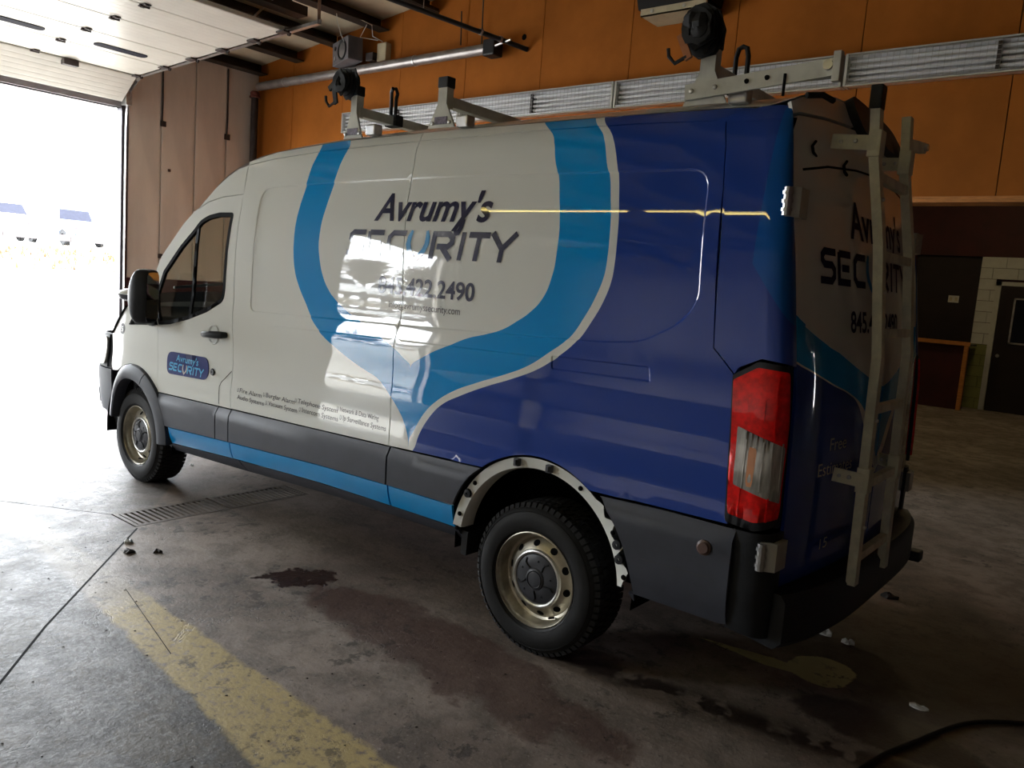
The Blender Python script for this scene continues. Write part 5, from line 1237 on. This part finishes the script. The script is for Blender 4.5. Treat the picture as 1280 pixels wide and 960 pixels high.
for y, side in ((.55, -1), (1.0, 1)):
    for z in (1.01, 2.31):
        xd = float(xr(np.array(y - .04), np.array(z), False)); br = MB(); br.bar([(xd + .004, y - .055 * (1 if side < 0 else -1), z + .01), (zx(z) + .01, y - .03 * (1 if side < 0 else -1), z)], .008, .055, (0, 0, 1)); br.box((zx(z) - .022, y - .033, z - .05), (zx(z) + .026, y + .033, z + .05), bev=.004); b = br.build('ladder_bracket', M['ladder'], van)
        for t in (.25, .6): MB().lathe([(0, -.008), (.007, -.007), (.009, 0)], (xd + (zx(z) - xd) * t, y - (.05 if side < 0 else -.042), z + .008), 'y', 8).build('bolt', M['steel'], b)
for z in (2.39,):
    MB().bar([(zx(z), 1.0, z), (zx(z), 1.28, z + .03)], .03, .045).build('ladder_arm', M['ladder'], van); MB().tube([(zx(z) + .012, 1.25, z + .028), (zx(z) + .03, 1.25, z + .028)], .016, 10).build('arm_bolt', M['steel'], van)
for y, z in ((.34, 2.27), (.62, 2.24)): MB().tube([(float(xr(np.array(y), np.array(z), False)) + .006, y, z + .022), (float(xr(np.array(y), np.array(z), False)) + .006, y - .03, z), (float(xr(np.array(y), np.array(z), False)) + .006, y - .012, z - .022), (float(xr(np.array(y), np.array(z), False)) + .006, y + .02, z - .03)], .006, 6).build('keyhole_shadow', M['void'], van)  # dark curved tubes drawn as keyhole shadow marks on the rear door
for z in (.82, 1.25, 1.75, 2.1): MB().lathe([(0, .012), (.006, .011), (.008, 0)], (zx(z) + .018, .55, z), 'x', 8).build('rivet', M['steel'], rl)

# ------------------------------------------------------------------ lettering
P_ = (M['navy_print'], van, OUT)
word("Avrumy's", 2.505, 1.955, .815, .135, S_side, *P_, offset=.022, shear=.24)
yd = ribbon([(3.150, 1.965), (3.142, 1.925), (3.128, 1.90), (3.10, 1.893)], .026); flat_print('lettering', np.array(yd[0]), yd[1], S_side, *P_)
security(2.315, 1.767, 1.165, .135, S_side, M['navy_print'], M['bright_blue'], van, OUT)
word('845.422.2490', 2.597, 1.580, .680, .082, S_side, *P_, offset=.02)
word('info@avrumyssecurity.com', 2.690, 1.508, .505, .034, S_side, M['grey_print'], van, OUT)
X = 1.392
for t, x0, w_, z0, line in (('Fire Alarm', 1.42, .235, .881, 0), ('Burglar Alarm', 1.70, .29, .893, 0), ('Telephone System', 2.02, .36, .905, 0), ('Network & Data Wiring', 2.40, .315, .918, 0),
                      ('Audio Systems', 1.40, .29, .838, 1), ('Vacuum System', 1.735, .29, .849, 1), ('Intercom Systems', 2.07, .325, .861, 1), ('Ip Surveillance Systems', 2.435, .345, .874, 1)):
    word(t, x0, z0, w_, .026, S_side, M['grey_print'], van, OUT)
    if not (line and x0 < 1.5): word('U', x0 - .028, z0, .015, .024, S_side, M['grey_print'], van, OUT)
bp_ = rounded([(.508, .885), (1.045, .903), (1.042, 1.052), (.512, 1.040)], .07, 6)
patch('door_badge', bp_, S_side, M['badge_navy'], van, OUT, step=.06, gap=0, thick=.006, off=.0055)
S_b = lambda a, b: S_side(a, b) - np.array([0, .0055, 0])
word("Avrumy's", .635, .985, .29, .045, S_b, M['pale_blue'], van, OUT, offset=.01, shear=.2)
security(.545, .915, .44, .055, S_b, M['pale_blue'], M['white_print'], van, OUT)
patch('number_badge', arc(-.205, 1.128, .042, 0, 345, 20), S_side, M['black_plastic'], van, OUT, step=.03, gap=0, thick=.002, off=.002)
word('15', -.228, 1.108, .045, .038, S_b, M['white_print'], van, OUT, offset=.01)
RO = (1, 0, 0); PR = (M['navy_matt'], van, RO)
word("Avrumy's", .655, 1.963, .79, .145, S_rear, *PR, offset=.02); security(.355, 1.766, 1.19, .135, S_rear, M['navy_matt'], M['bright_blue'], van, RO, shear=0.)
word('845.422.2490', .632, 1.582, .69, .082, S_rear, *PR, offset=.02)
word('Free', .452, 1.115, .16, .05, S_rear, M['white_print'], van, RO); word('Estimates', .365, 1.02, .33, .05, S_rear, M['white_print'], van, RO); word('15', .452, .715, .07, .042, S_rear, M['white_print'], van, RO)
# yellow chalk figures on the inside of the far window
word('803', .50, 1.60, .20, .10, lambda a, b: S_side(a, b) * [1, -1, 1] + [0, 2.04, 0], M['amber'], van, (0, -1, 0), name='chalk_mark')

# ------------------------------------------------------------------ outside
gx = [-150, -60, -44, -34, -28, -23, -19, -16, -12, -8, XW - .55]; gz = [2.2, 2.2, 2.05, 1.85, 1.70, 1.35, .80, .45, .18, .02, -.002]
zg = lambda x: float(np.interp(x, gx, gz))
m = MB(); vs = []; Ys = np.linspace(-110, 90, 21)
for x, z in zip(gx, gz): vs += [(x, y, z) for y in Ys]
n = len(Ys); m.add(vs, [(i * n + j, i * n + j + 1, (i + 1) * n + j + 1, (i + 1) * n + j) for i in range(len(gx) - 1) for j in range(n - 1)], 0, True)
o = m.build('outdoor_ground', M['gravel'], loc=(0, 0, 0), fix=False); o['kind'] = 'structure'
bm = bmesh.new(); bm.from_mesh(o.data); bmesh.ops.recalc_face_normals(bm, faces=bm.faces)
if sum(f.normal.z for f in bm.faces) < 0: bmesh.ops.reverse_faces(bm, faces=bm.faces)
bm.to_mesh(o.data); bm.free()
m = MB(); rg = random.Random(3)
for k in range(5200):
    x = rg.uniform(-27.5, -20.5); y = rg.uniform(-42, 16); z = zg(x); h = rg.uniform(.12, .42) * (.5 + .5 * math.sin(y * .9 + x) ** 2); a = rg.uniform(0, PI); w_ = rg.uniform(.02, .05); lx, ly = rg.uniform(-.15, .15), rg.uniform(-.15, .15)
    c, s = math.cos(a) * w_, math.sin(a) * w_
    m.add([(x - c, y - s, z - .02), (x + c, y + s, z - .02), (x + lx, y + ly, z + h), (x - s * .6, y + c * .6, z - .02)], [(0, 1, 2), (1, 3, 2), (3, 0, 2)])
tag(m.build('dry_grass', M['straw'], fix=False), 'dry tan grass along the bank outside the open door', 'grass', kind='stuff')

def car(x, y, yaw, label, paint='car_white', pickup=False, h=1.0):
    z = zg(x); c = thing('car', (x, y, z), label, 'car', 'vehicles parked outside')
    Mx = Matrix.Translation((x, y, z)) @ Matrix.Rotation(yaw, 4, 'Z')
    def b(m, name, mat, par=c):
        m.v = [tuple(Mx @ Vector(p)) for p in m.v]; return m.build(name, mat, par)
    hw = .93; Lh = 2.6
    prof = [(-Lh, .42), (-Lh + .02, .80), (-Lh + .15, 1.02), (-1.2, 1.12), (Lh - .1, 1.12), (Lh, 1.05), (Lh + .02, .55), (Lh - .05, .40), (1.95, .38), (1.85, .62), (1.55, .74), (1.25, .62), (1.15, .38), (-1.15, .38), (-1.25, .62), (-1.55, .74), (-1.85, .62), (-1.95, .38)]
    b(MB().prism(prof, lambda p, q: (p, -hw, q), lambda p, q: (p, hw, q)), 'body', M[paint])
    top = [(-1.25, 1.10), (-.55, 1.72), (.0, 1.80), (.75, 1.78), (1.02, 1.10)] if pickup else [(-1.25, 1.10), (-.55, 1.68), (.2, 1.78), (2.05, 1.74), (2.45, 1.10)]
    m_ = MB(); n_ = len(top); vs = [(p, -hw * (1 if q < 1.2 else .82), q) for p, q in top] + [(p, hw * (1 if q < 1.2 else .82), q) for p, q in top]; m_.add(vs, [tuple(range(n_))[::-1], tuple(range(n_, 2 * n_))] + [(i, (i + 1) % n_, n_ + (i + 1) % n_, n_ + i) for i in range(n_)]); b(m_, 'cabin', M[paint])
    xr_ = .93 if pickup else 2.25
    p0, p1 = (top[-1], top[-2]); P = lambda t, yy: (p0[0] + (p1[0] - p0[0]) * t + .015, yy, p0[1] + (p1[1] - p0[1]) * t + .005)
    g = MB(); a0, a1 = .18, .88; g.add([P(a0, -hw * .84), P(a0, hw * .84), P(a1, hw * .74), P(a1, -hw * .74)] + [tuple(np.array(q) - (.03, 0, .01)) for q in (P(a0, -hw * .84), P(a0, hw * .84), P(a1, hw * .74), P(a1, -hw * .74))], [(0, 1, 2, 3), (7, 6, 5, 4), (0, 4, 5, 1), (1, 5, 6, 2), (2, 6, 7, 3), (3, 7, 4, 0)]); b(g, 'rear_window', M['car_glass'])
    for s in (-1, 1):
        g = MB(); A = [(top[0][0] + .35, 1.18), (-.50, 1.62), (top[-2][0] - .12, 1.66), (top[-1][0] - .3, 1.18)]
        g.prism(A, lambda p, q: (p, s * (hw * (1 - .18 * (q - 1.1) / .65) + .012), q), lambda p, q: (p, s * (hw * (1 - .18 * (q - 1.1) / .65) - .03), q)); b(g, 'side_window', M['car_glass'])
        b(MB().box((Lh - .06, s * .80 - .10, .78), (Lh + .035, s * .80 + .10, 1.06), bev=.02), 'tail_light', M['tail_red'])
        for xx in (-1.55, 1.55):
            w_ = b(MB().lathe([(.18, -.10), (.33, -.10), (.36, -.06), (.36, .08), (.33, .11), (.18, .11)], (xx, s * (hw - .10), .36), 'y', 20), 'wheel', M['rubber']); b(MB().lathe([(0, -.02), (.19, 0), (.2, .02), (.19, .05), (0, .05)], (xx, s * (hw - .08), .36), 'y', 16), 'hub', M['steel'], w_)
    b(MB().box((Lh - .05, -.85, .45), (Lh + .08, .85, .62), bev=.03), 'bumper', M['cap_grey'])
    b(MB().box((Lh + .01, -.25, .66), (Lh + .04, .25, .80)), 'number_plate', M['car_white'])
    b(MB().box((.6 if pickup else 1.95, -.62, 1.785), (.75 if pickup else 2.10, .62, 1.82), bev=.012), 'roof_spoiler', M['car_glass'])
    return c
car(-36.5, 14.1, 0.08, 'pale pickup seen from behind through the open door, right of two', 'car_blue', True)
car(-37.5, 11.0, 0.05, 'white car seen from behind through the open door, left of the pickup')
for i, y in enumerate((-27.0, -31.5, -36., -40.5, -45.)): car(-37.5, y, PI / 2 if i % 2 else .1, ['first', 'second', 'third', 'fourth', 'fifth'][i] + ' white car of the outdoor row, counted from the open door leftwards')
for i in range(7):       # guard rail posts at the lot edge
    pass
fb = thing('guard_rail', (-29.5, 0, zg(-29.5)), 'low grey rail along the top of the grass bank outside', 'rail')
MB().box((-29.55, -52, zg(-29.5) + .30), (-29.45, 14.0, zg(-29.5) + .55)).build('beam', M['pipe_dark'], fb)
for k in range(27): MB().box((-29.57, -51 + 2.5 * k, zg(-29.5) - .05), (-29.43, -50.86 + 2.5 * k, zg(-29.5) + .5)).build('post', M['pipe_dark'], fb)
def tree(x, y, h, seed):
    rg = random.Random(seed); z = zg(x); t = thing('bare_tree', (x, y, z), 'bare grey tree beyond the cars outside the second door, %s' % ['first of four', 'second of four', 'third of four', 'last of four'][seed], 'tree', 'bare trees outside')
    tr = MB(); tr.tube([(x, y, z - .1), (x + .1, y, z + h * .3), (x, y + .2, z + h * .6)], .2, 8, rs=[.25, .2, .12]); tr.build('trunk', M['tree_grey'], t)
    b = MB()
    for k in range(520):
        a = rg.uniform(0, 2 * PI); el = rg.uniform(.1, 1.3); L = rg.uniform(.25, .5) * h; z0 = z + h * rg.uniform(.25, .6); p = Vector((x, y, z0)); d = Vector((math.cos(a) * math.cos(el), math.sin(a) * math.cos(el), math.sin(el)))
        p1 = p + d * L * .5 + Vector((rg.uniform(-.3, .3), rg.uniform(-.3, .3), .2)); p2 = p + d * L + Vector((rg.uniform(-.7, .7), rg.uniform(-.7, .7), .3)); b.tube([p, p1, p2], .03, 3, rs=[.13, .08, .035], caps=False)
    o = b.build('branches', M['tree_grey'], t, fix=False); o['kind'] = 'stuff'
for k, (x, y, h) in enumerate(((-56, -44, 6.5), (-58, -51, 7.5), (-57, -58, 6.0), (-56, -66, 7.0))): tree(x, y, h, k)
